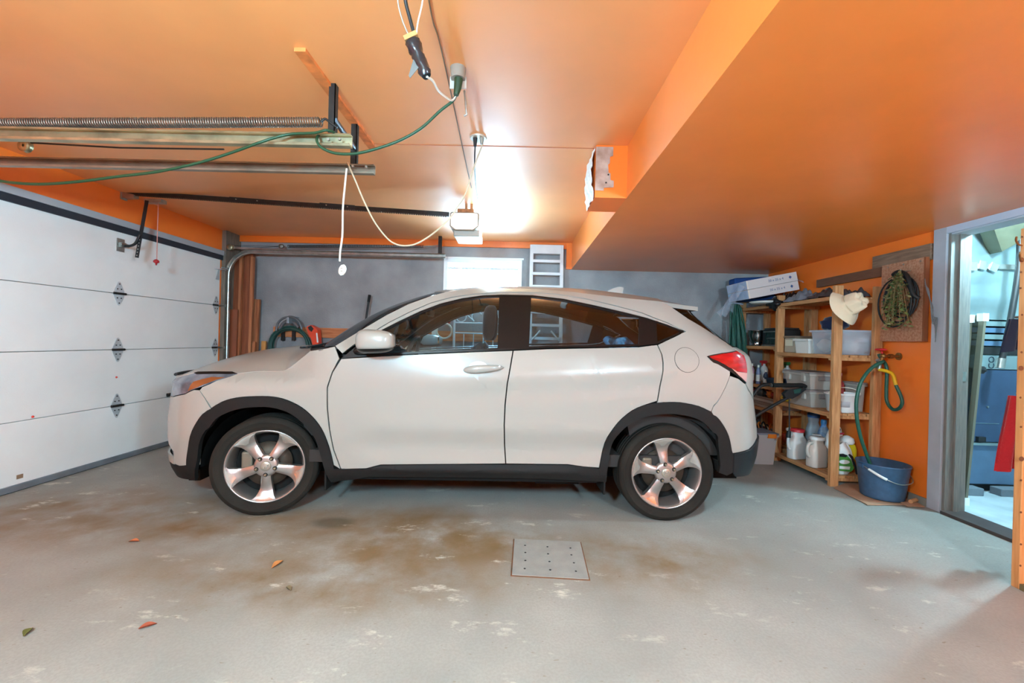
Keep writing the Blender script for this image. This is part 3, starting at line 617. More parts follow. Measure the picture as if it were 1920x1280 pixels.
# wheels
TYRE = mat('tyre_rubber', (35, 31, 26), .85, spec=.25, var=.22, vscale=6, bump=.15, bscale=120)
ALLOY = mat('silver_alloy', (176, 172, 168), .32, .85, var=.04, vscale=5)
MACH = mat('machined_alloy', (214, 212, 206), .22, .9)
BRAKE = mat('brake_metal', (70, 60, 50), .55, .6, var=.3, vscale=12)
def wheel(cu, cv, steer, rot, sd):
    R = Matrix.Translation(CARM @ Vector((cu, cv, .318))) @ Matrix.Rotation(CARYAW+steer+(PI if sd else 0), 4, 'Z')
    def wb(mb, name, m, par, label=None):
        mb.v = [tuple(R @ Vector(p)) for p in mb.v]; o = mb.build(name, m, par)
        if label: o['label'] = label
        return o
    t = MB(); prof = [(.228,.02),(.236,.012),(.245,.012),(.25,.006),(.262,.001),(.285,-.002),(.287,-.0035),(.289,-.002),(.303,.003),(.314,.014),(.318,.024)]
    for y in (.045, .082, .118, .155): prof += [(.319, y), (.311, y+.002), (.311, y+.008), (.319, y+.010)]
    prof += [(.318,.19),(.312,.203),(.30,.212),(.26,.216),(.228,.195)]
    t.lathe(prof, axis='Y', n=64); w_ = wb(t, 'tyre', TYRE, car, 'road tyre')
    r = MB(); r.lathe([(.236,.012),(.2335,.008),(.229,.008),(.224,.014),(.218,.026),(.212,.05),(.205,.075),(.200,.12),(.205,.19),(.225,.20)], axis='Y', n=64); rim = wb(r, 'rim', ALLOY, w_, 'silver five spoke alloy rim')
    b = MB(); b.lathe([(.001,.13),(.20,.13)], axis='Y', n=40); wb(b, 'shade_disc', mat('shade_disc_dark', (26, 23, 21), .9, spec=.2), w_); b = MB(); b.lathe([(.05,.085),(.145,.085),(.145,.10),(.05,.10)], axis='Y', n=40); wb(b, 'brake_disc', BRAKE, w_)  # dark disc added to stand for the shade between the spokes
    cl = MB(); cl.box((-.15, .05, -.02), (-.085, .12, .09), bev=.012); wb(cl, 'brake_caliper', mat('caliper', (120, 108, 92), .6, .4), w_)
    rs = [.045,.075,.105,.136,.158,.176,.192,.206,.218,.226]
    wl = [.028,.028,.029,.031,.035,.041,.049,.058,.070,.086]; wr_ = [.028,.028,.030,.034,.038,.042,.047,.053,.060,.069]
    yy = [.024,.024,.027,.031,.031,.027,.021,.016,.013,.012]
    for k in range(5):
        a0 = rot+k*2*PI/5; sp = MB(); top = []; bot = []
        for i, rr in enumerate(rs):
            row = []; 
            for j in range(7):
                q = -1+2*j/6; off = (wl[i] if q < 0 else wr_[i])*q
                an = a0+off/rr if i > 6 else a0+math.atan2(off, math.sqrt(max(rr*rr-off*off, 1e-6)))
                dep = yy[i]+(.010*abs(q)**3 if i < 7 else .004*abs(q)**3)+(.006*(1-q*q) if 3 <= i <= 5 else 0)
                row.append((rr*math.cos(an), dep, rr*math.sin(an)))
            top.append(row); bot.append([(x, y+.035, z) for x, y, z in row])
        n = len(rs); vs = [p for rw in top for p in rw]+[p for rw in bot for p in rw]; K = n*7
        fs = [(i*7+j, i*7+j+1, (i+1)*7+j+1, (i+1)*7+j) for i in range(n-1) for j in range(6)]
        sp.add(vs[:K], fs, True)
        for i in range(n-1):
            for j in (0, 6):
                sp.add([vs[i*7+j], vs[(i+1)*7+j], vs[K+(i+1)*7+j], vs[K+i*7+j]], [(0, 1, 2, 3)])
        so = wb(sp, 'spoke', ALLOY, rim)
        mt = MB(); rows = []
        for i, rr in ((5, .180), (6, .194), (7, .207), (8, .218), (9, .2275)):
            row = []
            for j in range(7):
                q = -1+2*j/6; sk = .35*(i-5)/4; lo_, hi_ = -wl[i]*(.2+.8*(i-5)/4), wr_[i]*(.3+.7*(i-5)/4); off = lo_+(hi_-lo_)*j/6; an = a0+off/rr
                row.append((rr*math.cos(an), yy[i]-.0035, rr*math.sin(an)))
            rows.append(row)
        V_ = [p for r_ in rows for p in r_]; mt.add(V_, [(i*7+j, i*7+j+1, (i+1)*7+j+1, (i+1)*7+j) for i in range(4) for j in range(6)], True); wb(mt, 'machined_tip', MACH, so)
    hb = MB(); hb.lathe([(.001,.020),(.046,.020),(.058,.022),(.070,.027),(.074,.045)], axis='Y', n=40); wb(hb, 'hub', ALLOY, rim)
    cp = MB(); cp.lathe([(.001,.0125),(.026,.013),(.031,.016),(.033,.022)], axis='Y', n=32); wb(cp, 'centre_cap', mat('cap_grey', (172, 166, 152), .35, .6), rim)
    em = MB()
    for sx in (-1, 1): em.prism([(sx*.0135,.012,.012),(sx*.009,.012,.012),(sx*.0065,.012,-.012),(sx*.0105,.012,-.012)], (0, -.0018, 0))
    em.box((-.0085, .0102, -.002), (.0085, .012, .002)); em.prism([(-.018+.001*i, .0122, z) for i, z in ((0,.014),(0,-.010),(2,-.010),(2,.014))], (0,-.001,0)); em.prism([(.018-.001*i, .0122, z) for i, z in ((0,.014),(0,-.010),(2,-.010),(2,.014))], (0,-.001,0))
    wb(em, 'emblem', mat('emblem_chrome', (225, 222, 214), .15, 1), rim)
    for k in range(5):
        a = rot+k*2*PI/5; x, z = .0565*math.cos(a), .0565*math.sin(a)
        dk = MB(); dk.lathe([(.001,.0205),(.0135,.0205)], (x, -.0012, z), 'Y', 14); wb(dk, 'lug_recess', SEALM, rim)
        nt_ = MB(); nt_.cyl((x, .024, z), (x, .008, z), .0095, .0085, 6, smooth=False); nt_.ball((x, .009, z), .0075, 8, 5); wb(nt_, 'lug_nut', mat('lug', (150, 140, 118), .35, .8), rim)
wheel(-.005, .0, math.radians(14.5), math.radians(-90), 0)
wheel(2.612, .0, 0, math.radians(98), 0)
wheel(-.005, 2*CEN, math.radians(14.5), 0, 1)
wheel(2.612, 2*CEN, 0, 0, 1)
# ---------------------------------------------------------------- garage door and its hardware
DOORW = mat('door_white', (244, 244, 242), .5, var=.03, vscale=3, bump=.12, bscale=180)
DIRT = mat('door_dirt', (150, 118, 92), .8, var=.2)
gd = thing('garage_door', 'white sectional garage door with four flat panels and zinc hinges', 'garage door', (XL, 3.68, 0))
zs = [.045, .5, 1.0, 1.5, 2.05]
for i in range(4):
    MB().box((XL-.045, DY0, zs[i]+.002), (XL, DY1, zs[i+1]-.002), bev=.004).build('door_panel', DOORW, gd)
tag(MB().box((XL-.05, DY0, .004), (XL+.012, DY1, .05), bev=.004).build('bottom_rail', mat('bottom_rail', (140, 148, 156), .45, .5, var=.15), gd), 'grey metal bottom rail')
MB().box((XL-.04, DY0, 0), (XL+.004, DY1, .006)).build('rubber_seal', RUBBER, gd)
MB().box((XL-.055, DY0, .05), (XL-.047, DY1, 2.05)).build('light_stop', mat('light_stop_grey', (120, 120, 120), .7), gd)  # unseen sheet added behind the panels to stop light leaking through the seams
ZINC = mat('zinc_plate', (206, 212, 216), .35, .35, var=.1)
def hinge(y, z, roller=False):
    h = MB(); x = XL+.002
    for sg in (1, -1):
        pts = [(x, y-.045, z+sg*.008), (x, y+.045, z+sg*.008), (x, y+.048, z+sg*.02), (x, y+.018, z+sg*.085), (x, y+.008, z+sg*.105), (x, y-.008, z+sg*.105), (x, y-.018, z+sg*.085), (x, y-.048, z+sg*.02)]
        h.prism(pts, (.004, 0, 0))
    o = h.build('hinge', ZINC, gd)
    k = MB(); k.cyl((x+.012, y-.055, z), (x+.012, y+.055, z), .010, n=10)
    k.prism([(x, y-.05, z-.012), (x+.022, y-.05, z), (x, y-.05, z+.012)], (0, .1, 0)); k.build('knuckle', DARKSTEEL, o)
    for dy, dz in ((0, .085), (-.018, .04), (.018, .04), (0, -.085), (-.018, -.04), (.018, -.04)):
        MB().cyl((x+.003, y+dy, z+dz), (x+.008, y+dy, z+dz), .0055, n=6, smooth=False).build('bolt', DARKSTEEL, o)
    if roller:
        r = MB(); r.cyl((x+.035, y, z), (x+.035, y+.10, z), .006, n=8); r.cyl((x+.035, y+.085, z), (x+.035, y+.105, z), .023, n=16); r.build('roller', STEEL, o)
for z in (.5, 1.0, 1.5): hinge(3.68, z); hinge(4.88, z, True)
h = MB(); h.prism([(XL+.002, 4.86, 1.80), (XL+.002, 4.92, 1.80), (XL+.002, 4.92, 1.92), (XL+.002, 4.90, 1.92)], (.004, 0, 0)); h.box((XL+.002, 4.84, 1.92), (XL+.08, 4.93, 1.926)); h.cyl((XL+.06, 4.88, 1.945), (XL+.06, 4.99, 1.945), .006); h.build('top_roller_bracket', ZINC, gd)
a = P(322, 738, X=XL); lk = MB(); lk.box((XL, a.y-.07, a.z-.012), (XL+.03, a.y+.05, a.z+.012), bev=.004); lk.cyl((XL+.03, a.y-.09, a.z-.01), (XL+.03, a.y+.07, a.z+.015), .011, n=8); lk.build('slide_lock', DARKSTEEL, gd)
for px, py in ((61, 781), (218, 707)): a = P(px, py, X=XL); MB().ball((XL+.001, a.y, a.z), .009, 8, 6).build('red_dot', mat('red_mark', (226, 70, 56), .5), gd)
for i, (px, py, w, hh) in enumerate(((37, 893, .02, .03), (215, 866, .10, .016), (232, 862, .02, .03))):
    a = P(px, py, X=XL); MB().box((XL-.001, a.y-w, a.z-hh/2), (XL+.0015, a.y+w, a.z+hh/2)).build('scrape', DIRT, gd)
struct(MB().box((XL-.02, DY0-.1, 2.10), (XL+.03, DY1+.02, 2.155)).build('trim_4', mat('header_grey', (168, 172, 178), .5)))
struct(MB().box((XL-.02, DY0-.1, 2.045), (XL+.018, DY1+.02, 2.10)).build('trim_5', mat('header_seal', (38, 44, 54), .6)))
# roller tracks
def sweep(path, prof, y):
    """path in X-Z, profile (n,y) closed"""
    mb = MB(); pts = [Vector((p[0], 0, p[1])) for p in path]; m = len(pts); k = len(prof); vs = []
    for i, p in enumerate(pts):
        t = (pts[min(i+1, m-1)]-pts[max(i-1, 0)]).normalized(); n = Vector((-t.z, 0, t.x))
        for a, b in prof: q = p+n*a; vs.append((q.x, y+b, q.z))
    mb.add(vs, [(i*k+j, i*k+(j+1) % k, (i+1)*k+(j+1) % k, (i+1)*k+j) for i in range(m-1) for j in range(k)], False)
    mb.add(vs[:k], [tuple(range(k))]); mb.add(vs[-k:], [tuple(reversed(range(k)))]); return mb
CH = [(-.026, .018), (-.026, -.012), (-.018, -.018), (-.016, -.016), (-.022, -.010), (-.022, .014), (.022, .014), (.022, -.010), (.016, -.016), (.018, -.018), (.026, -.012), (.026, .018)]
def tpath(xv, zt, xe, r=.30):
    p = [(xv, .02), (xv, .6), (xv, 1.2), (xv, zt-r)]
    for k in range(1, 13): a = PI/2*k/12; p.append((xv+r*(1-math.cos(a)), zt-r+r*math.sin(a)))
    return p+[(xe, zt)]
def spring(p0, p1, r, pitch, wire, mb, sides=5, seg=9):
    p0, p1 = Vector(p0), Vector(p1); L = (p1-p0).length; ax = (p1-p0).normalized(); e = ax.orthogonal().normalized(); g = ax.cross(e); n = int(L/pitch*seg)
    mb.tube([p0+ax*(L*i/n)+(e*math.cos(2*PI*i/seg)+g*math.sin(2*PI*i/seg))*r for i in range(n+1)], wire, sides)
ft = thing('door_track', 'curved steel roller track along the back wall beside the garage door', 'track', (XL+.06, 4.99, 0), group='garage door tracks')
sweep(tpath(-3.50, 2.165, -.876), CH, 4.99).build('rail', STEEL, ft)
MB().box((-.965, 4.995, 2.19), (-.925, 5.035, C)).build('hanger', DARKSTEEL, ft)
st = MB(); st.box((-3.46, 5.0, 2.185), (-2.9, 5.012, 2.21), RY(.04)); st.cyl((-3.47, 4.975, 2.21), (-3.47, 5.01, 2.21), .035, n=20); st.build('strut', STEEL, ft)
MB().lathe([(.012, -.012), (.036, -.012), (.036, -.006), (.028, 0), (.036, .006), (.036, .012), (.012, .012)], (-3.45, 4.95, 2.20), 'Y', 24).build('pulley', GALV_Y, ft)
for z in (.5, 1.0, 1.5, 1.8): MB().box((XL+.005, 5.0, z-.02), (-3.48, 5.02, z+.02)).build('wall_bracket', STEEL, ft)
fs_ = thing('extension_spring', 'thin dark extension spring stretched above the track on the back wall', 'spring', (-2, 5.03, 2.27), group='garage door springs')
sp = MB(); spring((-2.80, 5.03, 2.245), (-1.15, 5.03, 2.285), .017, .016, .0032, sp, 4, 8); sp.build('coil', DARKSTEEL, fs_)
cb_ = MB(); cb_.tube([(-3.46, 5.03, 2.235), (-2.92, 5.03, 2.243)], .0025, 5); cb_.tube([(-3.46, 5.03, 2.20), (-2.92, 5.03, 2.238)], .0025, 5); cb_.build('cable', DARKSTEEL, fs_)
MB().lathe([(.008, -.01), (.03, -.01), (.022, 0), (.03, .01), (.008, .01)], (-2.88, 5.03, 2.243), 'Y', 20).build('pulley', STEEL, fs_)
hk = MB(); hk.tube([(-1.15, 5.03, 2.285), (-1.10, 5.03, 2.29), (-1.05, 5.045, 2.295), (-.97, 5.03, 2.30)], .005, 5); hk.build('hook', STEEL, fs_)
# tracks nearer the camera
nt1 = thing('door_track', 'grey steel track end with a white cord hanging over it', 'track', (-2, 2.36, 2.1), group='garage door tracks')
ea = P(702, 318, Y=2.36)
sweep(tpath(-3.50, ea.z, ea.x), CH, 2.36).build('rail', mat('track_brown', (150, 138, 122), .45, .6, var=.2), nt1)
ha = P(663, 275, Y=2.375)
MB().box((ha.x-.017, 2.375, ha.z-.13), (ha.x+.017, 2.379, C)).build('hanger', DARKSTEEL, nt1)
MB().box((ha.x+.013, 2.375, ha.z-.13), (ha.x+.017, 2.405, C)).build('hanger_flange', DARKSTEEL, nt1)
nt2 = thing('door_track', 'yellowish galvanised track with green cord knotted round its end', 'track', (-2, 2.0, 2.1), group='garage door tracks')
eb = P(658, 264, Y=2.0)
sweep([(-3.4, eb.z), (-2, eb.z), (eb.x, eb.z)], [(a*1.15, b*1.1) for a, b in CH], 2.0).build('rail', GALV_Y, nt2)
hb_ = P(622, 200, Y=2.025)
MB().box((hb_.x-.016, 2.025, eb.z+.0), (hb_.x+.016, 2.029, C)).build('hanger', DARKSTEEL, nt2)
MB().box((hb_.x+.012, 2.025, eb.z+.0), (hb_.x+.016, 2.06, C)).build('hanger_flange', DARKSTEEL, nt2)
MB().tube([P(628, 225, Y=2.03), P(664, 277, Y=2.37)], .014, 4).build('brace', mat('blue_grey_steel', (84, 92, 104), .5, .5), nt2)
for px, py in ((617, 263), (638, 262)): a = P(px, py, Y=1.978); MB().cyl((a.x, 1.976, a.z), (a.x, 1.966, a.z), .007, n=6, smooth=False).build('bolt', STEEL, nt2)
for px, py in ((663, 313), (688, 314)): a = P(px, py, Y=2.34); MB().cyl((a.x, 2.338, a.z), (a.x, 2.326, a.z), .007, n=6, smooth=False).build('bolt', STEEL, nt1)
ns = thing('extension_spring', 'thick coiled extension spring stretched just below the ceiling', 'spring', (-2, 2.02, 2.22), group='garage door springs')
s0, s1 = P(-240, 232, Y=2.02), P(602, 229, Y=2.02); sp = MB(); spring(s0, s1, .021, .0118, .0038, sp, 5, 9); sp.build('coil', mat('spring_steel', (132, 116, 104), .4, .8, var=.2), ns)
hk = MB(); hk.tube(smooth_path([s1, s1+Vector((.02, 0, .016)), s1+Vector((.05, .005, -.004)), s1+Vector((.075, .01, -.02))], 4), .006, 6); hk.build('hook', DARKSTEEL, ns)
pl = thing('cable_pulley', 'small steel pulley with cable below the yellowish track', 'pulley', P(48, 274, Y=2.36)); a = P(48, 274, Y=2.36)
MB().lathe([(.008, -.012), (.034, -.012), (.026, 0), (.034, .012), (.008, .012)], a, 'Y', 24).build('wheel', GALV_Y, pl); MB().tube([a+Vector((.03, 0, .02)), P(225, 277, Y=2.36), P(420, 280, Y=2.36)], .005, 5).build('cable', DARKSTEEL, pl)
# opener rail, trolley arm, motor
RY_ = 3.70
rl = thing('opener_rail', 'long dark drive rail from the door header to the opener motor', 'rail', (-2, RY_, 2.33))
r0, r1 = P(222, 360, Y=RY_), P(842, 402, Y=RY_); q = (r1-r0).normalized(); un = Vector((-q.z, 0, q.x))
tb = MB(); tb.prism([r0+un*.018+Vector((0, -.012, 0)), r0+un*.018+Vector((0, .012, 0)), r0-un*.018+Vector((0, .012, 0)), r0-un*.018+Vector((0, -.012, 0))], r1-r0); tb.build('bar', DARKSTEEL, rl)
ch = MB(); nL = int((r1-r0).length/.02)
for i in range(nL): c = r0+q*(i*.02+.01)-un*.022+Vector((0, -.008, 0)); ch.box(c-Vector((.006, .004, .005)), c+Vector((.006, .004, .005)))
cho = ch.build('drive_chain', mat('chain', (90, 78, 68), .45, .7), rl); cho['kind'] = 'stuff'
for px0, px1, py in ((430, 496, 377), (599, 665, 388)):
    a, b = P(px0, py-3, Y=RY_-.016), P(px1, py+2, Y=RY_-.016)
    k = MB(); k.prism([a+un*.024, b+un*.024, b-un*.014, a-un*.014], (0, -.004, 0)); s_ = k.build('splice_plate', BLACKP, rl)
    for t in (.2, .8): c = a.lerp(b, t)+un*.006; MB().cyl((c.x, c.y-.004, c.z), (c.x, c.y-.010, c.z), .005, n=6, smooth=False).build('bolt', STEEL, s_)
a = P(210, 357, X=XL+.05); hbk = MB(); hbk.box((XL, RY_-.03, a.z-.03), (XL+.012, RY_+.03, a.z+.045)); hbk.prism([(XL+.01, RY_-.025, a.z-.02), (XL+.12, RY_-.025, a.z-.015), (XL+.12, RY_-.025, a.z+.012), (XL+.01, RY_-.025, a.z+.035)], (0, .05, 0)); hbk.build('header_bracket', STEEL, rl)
am = thing('opener_linkage', 'black perforated door arm linking the rail to the door', 'arm', (XL+.15, RY_, 2.0))
t0, t1 = P(276, 376, Y=RY_-.03), P(257, 483, Y=RY_-.03)
ab = MB(); dv = (t1-t0).normalized(); nn = Vector((-dv.z, 0, dv.x)); ab.prism([t0+nn*.015, t1+nn*.015, t1-nn*.015, t0-nn*.015], (0, -.006, 0)); ab.build('straight_bar', BLACKP, am)
for i in range(6):
    c = t1-dv*(.02+.028*i); MB().cyl((c.x, c.y-.006, c.z), (c.x, c.y-.0075, c.z), .0055, n=8).build('hole', STEEL, am)
ab = MB(); ab.tube(smooth_path([P(233, 461, X=XL+.03), P(243, 461, X=XL+.09), P(254, 456, Y=RY_-.04), P(262, 440, Y=RY_-.04)], 5), .011, 8); ab.build('curved_bar', BLACKP, am)
a = P(225, 459, X=XL); ab = MB(); ab.box((XL+.001, a.y-.035, a.z-.06), (XL+.008, a.y+.035, a.z+.055)); ab.cyl((XL+.03, a.y-.03, a.z), (XL+.03, a.y+.05, a.z), .016, n=10); ab.box((XL+.005, a.y-.02, a.z-.02), (XL+.04, a.y+.02, a.z+.02)); ab.build('door_bracket', STEEL, am)
a, b = P(272, 370, Y=RY_-.02), P(304, 380, Y=RY_-.02); MB().box((a.x, RY_-.03, a.z-.045), (b.x, RY_+.03, a.z-.012)).build('trolley', STEEL, am)
rc = thing('release_cord', 'thin release cord with red knob hanging from the rail', 'pull cord', P(294, 489, Y=RY_-.02))
MB().tube([P(297, 381, Y=RY_-.02), P(295, 440, Y=RY_-.02), P(294, 486, Y=RY_-.02)], .0035, 6).build('cord', mat('pink_cord', (206, 140, 130), .7), rc)
a = P(293, 490, Y=RY_-.02); k = MB(); k.lathe([(.001, .02), (.012, .016), (.022, .006), (.022, -.008), (.008, -.016), (.006, -.03), (.001, -.036)], a, 'Z', 12); tag(k.build('knob', mat('red_knob', (176, 34, 40), .45), rc), 'red knob')
op = thing('door_opener', 'white garage door opener motor with glowing lens under the ceiling', 'opener', (-.49, 3.8, 2.16))
o0, o1 = P(845, 398, Y=3.66), P(896, 431, Y=3.66); ox, oz = (o0.x+o1.x)/2, (o0.z+o1.z)/2; hw, hh = (o1.x-o0.x)/2, (o0.z-o1.z)/2
def octo(y, kx=1, kz=1, c=.22): return [(ox+hw*kx*a, y, oz+hh*kz*b) for a, b in ((-1, -1+2*c), (-1+2*c*.8, -1), (1-2*c*.8, -1), (1, -1+2*c), (1, 1-c*.6), (1-c*.5, 1), (-1+c*.5, 1), (-1, 1-c*.6))]
OPW = mat('opener_white', (168, 164, 154), .45)
k = MB(); k.prism(octo(3.70, 1.06, 1.06), (0, .30, 0)); k.box((ox-hw*.8, 3.69, oz-hh-.05), (ox+hw*1.12, 4.0, oz-hh+.01), bev=.01); k.build('housing', OPW, op)
k = MB(); k.prism(octo(3.665), (0, .036, 0)); tag(k.build('lamp_lens', mat('lit_lens', (250, 246, 236), .4, emit=(1, .98, .94, 1.1), var=.0), op), 'glowing white lamp lens')
k = MB(); fr = octo(3.66, 1.05, 1.05); fi = octo(3.66, .96, .94); k.add(fr+fi, [(i, (i+1) % 8, 8+(i+1) % 8, 8+i) for i in range(8)]); k.add([(x, y+.04, z) for x, y, z in fr]+fr, [(i, (i+1) % 8, 8+(i+1) % 8, 8+i) for i in range(8)]); k.build('lens_frame', mat('lens_grime', (140, 120, 100), .6), op)
RUST = mat('rusty_strap', (164, 110, 72), .7, .3, var=.3, vscale=30)
for px in (874, 884):
    k = MB(); a = P(px, 393, Y=3.78); k.box((a.x-.012, 3.78, a.z-.04), (a.x+.012, 3.784, C)); k.build('hanging_strap', RUST, op)
k = MB(); a, b = P(858, 394, Y=3.76), P(888, 394, Y=3.76); k.box((a.x, 3.75, a.z-.02), (b.x, 3.79, a.z+.012)); k.build('strap_bar', RUST, op)
light('opener_bulb', 'POINT', (ox+.22, 3.84, oz-.06), 17, (.36, .74, 1), shadow_soft_size=.06)
# ---------------------------------------------------------------- cords and ceiling fittings
def cord(name, label, pts, r, m, cat='cord', k=8, n=6, group=None):
    o = MB().tube(smooth_path(pts, k), r, n).build(name, m); return tag(o, label, cat, group)
cc = thing('ceiling_socket', 'grey ceiling socket box with green plug and loose metal hook', 'socket', P(858, 140, Z=C))
a = P(859, 128, Z=C); k = MB(); k.cyl((a.x, a.y, C), (a.x, a.y, C-.05), .036, .032, 20); k.build('box', mat('socket_grey', (150, 140, 128), .5), cc)
k = MB(); k.box((a.x-.038, a.y+.012, C-.085), (a.x+.038, a.y+.016, C-.03)); k.build('cover_flap', mat('flap_clear', (196, 190, 180), .4), cc)
k = MB(); k.tube([P(860, 148, Y=a.y-.01), P(858, 165, Y=a.y-.01), P(855, 178, Y=a.y-.01)], [.02, .017, .012], 10); k.build('plug', mat('plug_green', (34, 62, 40), .4), cc)
k = MB(); k.tube([P(871, 170, Y=a.y+.05), P(875, 215, Y=a.y+.05), P(870, 217, Y=a.y+.05)], .005, 6); k.build('metal_hook', STEEL, cc)
gc = [P(-40, 332, Y=1.95), P(20, 342, Y=1.95), P(80, 345, Y=1.95), P(150, 340, Y=1.95), P(220, 331, Y=1.95), P(300, 321, Y=1.95), P(380, 303, Y=1.95), P(440, 284, Y=1.95), P(490, 266, Y=1.94), P(540, 252, Y=1.97), P(590, 249, Y=1.96), P(612, 244, Y=1.95), P(628, 250, Y=2.0), P(620, 260, Y=2.06), P(600, 253, Y=2.02), P(594, 262, Y=1.95), P(602, 276, Y=1.94), P(628, 287, Y=1.94), P(665, 288, Y=1.93), P(705, 279, Y=1.92), P(750, 263, Y=1.91), P(790, 240, Y=1.9), P(825, 208, Y=1.9), P(848, 190, Y=1.9), P(855, 178, Y=1.9)]
cord('extension_lead', 'dark green extension cord looping from the track to the ceiling socket', gc, .0065, GREENC, k=6)
ad = thing('taped_adapter', 'black tape-wrapped plug adapter dangling on wires near the ceiling', 'adapter', P(785, 110, Y=1.45))
p0, p1 = P(772, 76, Y=1.45), P(800, 143, Y=1.45)
def tw_(a, b):
    c = p0.lerp(p1, b); ax = (p1-p0).normalized(); e = ax.orthogonal().normalized(); g = ax.cross(e); th = 2*PI*a
    r = (.026 if b < .3 else .021)*(1+.10*math.sin(3*th+14*b)+.06*math.sin(31*b+th))*(1 if .0 < b < 1 else .75)
    return c+(e*math.cos(th)+g*math.sin(th))*r
TAPE = mat('black_tape', (30, 32, 38), .25, coat=.3)
k = MB(); k.grid(tw_, 16, 12, closeu=True); k.add([tw_(i/16, 0) for i in range(16)], [tuple(range(16))]); k.add([tw_(i/16, 1) for i in range(16)], [tuple(range(16))]); k.build('body', TAPE, ad)
k = MB(); k.box(p0-Vector((.024, .022, .004)), p0+Vector((.024, .022, .012)), RY(-.45)); k.build('plug_face', mat('tan_plug', (186, 130, 76), .6), ad)
k = MB(); k.prism([P(776, 108, Y=1.44), P(790, 120, Y=1.44), P(769, 146, Y=1.44), P(766, 142, Y=1.44)], (0, .002, 0)); k.build('tape_end', mat('tape_grey', (96, 94, 92), .5), ad)
for pts, m, r in (([P(770, 74, Y=1.45), P(757, 45, Y=1.45), P(748, 15, Y=1.44), P(745, -8, Y=1.43)], GREYC, .003), ([P(779, 74, Y=1.45), P(770, 40, Y=1.45), P(762, 10, Y=1.44), P(759, -8, Y=1.43)], BLACKC, .0065), ([P(780, 76, Y=1.45), P(783, 45, Y=1.45), P(791, 10, Y=1.44), P(793, -8, Y=1.43)], WHITEC, .0028)):
    MB().tube(smooth_path(pts, 4), r, 6).build('wire', m, ad)
MB().tube(smooth_path([p1, P(812, 152, Y=1.5), P(822, 170, Y=1.6), P(835, 181, Y=1.75), P(848, 188, Y=1.88), P(857, 176, Y=1.9)], 5), .0045, 6).build('wire', WHITEC, ad)
cord('bell_wire', 'thin twisted wire stapled along the ceiling towards the opener', [P(803, -6, Z=C-.006), P(812, 40, Z=C-.006), P(822, 70, Z=C-.006), P(836, 130, Z=C-.006), P(850, 195, Z=C-.006), P(866, 270, Z=C-.006), P(879, 330, Z=C-.006), P(884, 352, Z=C-.006)], .0035, mat('brown_wire', (122, 92, 66), .6), 'wire')
oc = thing('ceiling_outlet', 'round white ceiling outlet with two plugs in it', 'outlet', P(897, 258, Z=C)); a = P(897, 258, Z=C)
MB().cyl((a.x, a.y, C), (a.x, a.y, C-.008), .052, .048, 28).build('cover_plate', mat('brass_plate', (196, 186, 170), .35, .3), oc)
for dx, m, ln in ((-.018, BLACKC, .05), (.022, mat('grey_plug', (150, 140, 128), .5), .035)):
    k = MB(); k.cyl((a.x+dx, a.y-.01, C-.008), (a.x+dx, a.y-.012, C-.008-ln), .014, .009, 12); k.build('plug', m, oc)
cord('power_lead', 'off-white cord drooping from the ceiling outlet over the track end', [P(905, 270, Y=2.54), P(895, 296, Y=2.5), P(884, 328, Y=2.45), P(874, 360, Y=2.45), P(858, 388, Y=2.45), P(838, 415, Y=2.44), P(800, 446, Y=2.42), P(768, 460, Y=2.4), P(735, 454, Y=2.38), P(705, 420, Y=2.36), P(683, 378, Y=2.33), P(667, 340, Y=2.32), P(656, 315, Y=2.325), P(652, 305, Y=2.36), P(649, 312, Y=2.40)], .005, mat('tan_cord', (198, 178, 150), .6))
so = thing('cord_socket', 'white cord hanging down with a white socket at its end', 'cord', P(642, 508, Y=2.33))
MB().tube(smooth_path([P(650, 316, Y=2.325), P(647, 345, Y=2.32), P(643, 390, Y=2.32), P(642, 440, Y=2.32), P(638, 470, Y=2.32), P(637, 490, Y=2.32)], 6), .0055, 8).build('cable', WHITEC, so)
a = P(642, 506, Y=2.32); k = MB(); k.grid(lambda u, v: a+RY(.28) @ Vector((.021*math.copysign(abs(math.cos(2*PI*u))**.7, math.cos(2*PI*u))*math.sin(PI*v)**.45, .012*math.sin(2*PI*u)*math.sin(PI*v)**.45, .033*(1-2*v))), 16, 10, closeu=True); k.build('socket', WHITEC, so)
for dz in (.008, -.008): MB().box((a.x-.006, a.y-.0135, a.z+dz-.002), (a.x+.006, a.y-.0115, a.z+dz+.002)).build('slot', mat('slot', (150, 130, 110), .7), so)
cord('opener_power_cord', 'dark power cord from the ceiling outlet down to the opener', [P(891, 272, Y=2.54), P(890, 298, Y=2.6), P(891, 330, Y=2.9), P(894, 360, Y=3.3), P(899, 392, Y=3.72)], .0045, BLACKC)
# unseen fill lamps added behind the camera, shaped as pendant globes
for lx, ly, lbl, pw_ in ((-.9, -.55, 'added unseen fill globe behind the camera on the garage door side', 235), (1.5, -.9, 'added unseen fill globe behind the camera on the doorway side', 190)):
    lz = C if lx < XS else S
    lp = thing('fill_lamp', lbl, 'lamp', (lx, ly, 1.7), group='added fill lamps')
    MB().cyl((lx, ly, lz), (lx, ly, 1.95), .006, n=8).build('cord', WHITEC, lp); MB().lathe([(.001, 0), (.05, 0), (.05, -.02), (.001, -.02)], (lx, ly, lz), 'Z', 20).build('ceiling_rose', WHITEP, lp)
    k = MB(); k.ball((lx, ly, 1.83), .12, 24, 14); k.build('globe', mat('fill_glow', (250, 248, 244), .4, emit=(.8, .93, 1, 6)), lp)
    light('fill_bulb', 'POINT', (lx, ly+.16, 1.80), pw_, (.41, .78, 1), shadow_soft_size=.14)
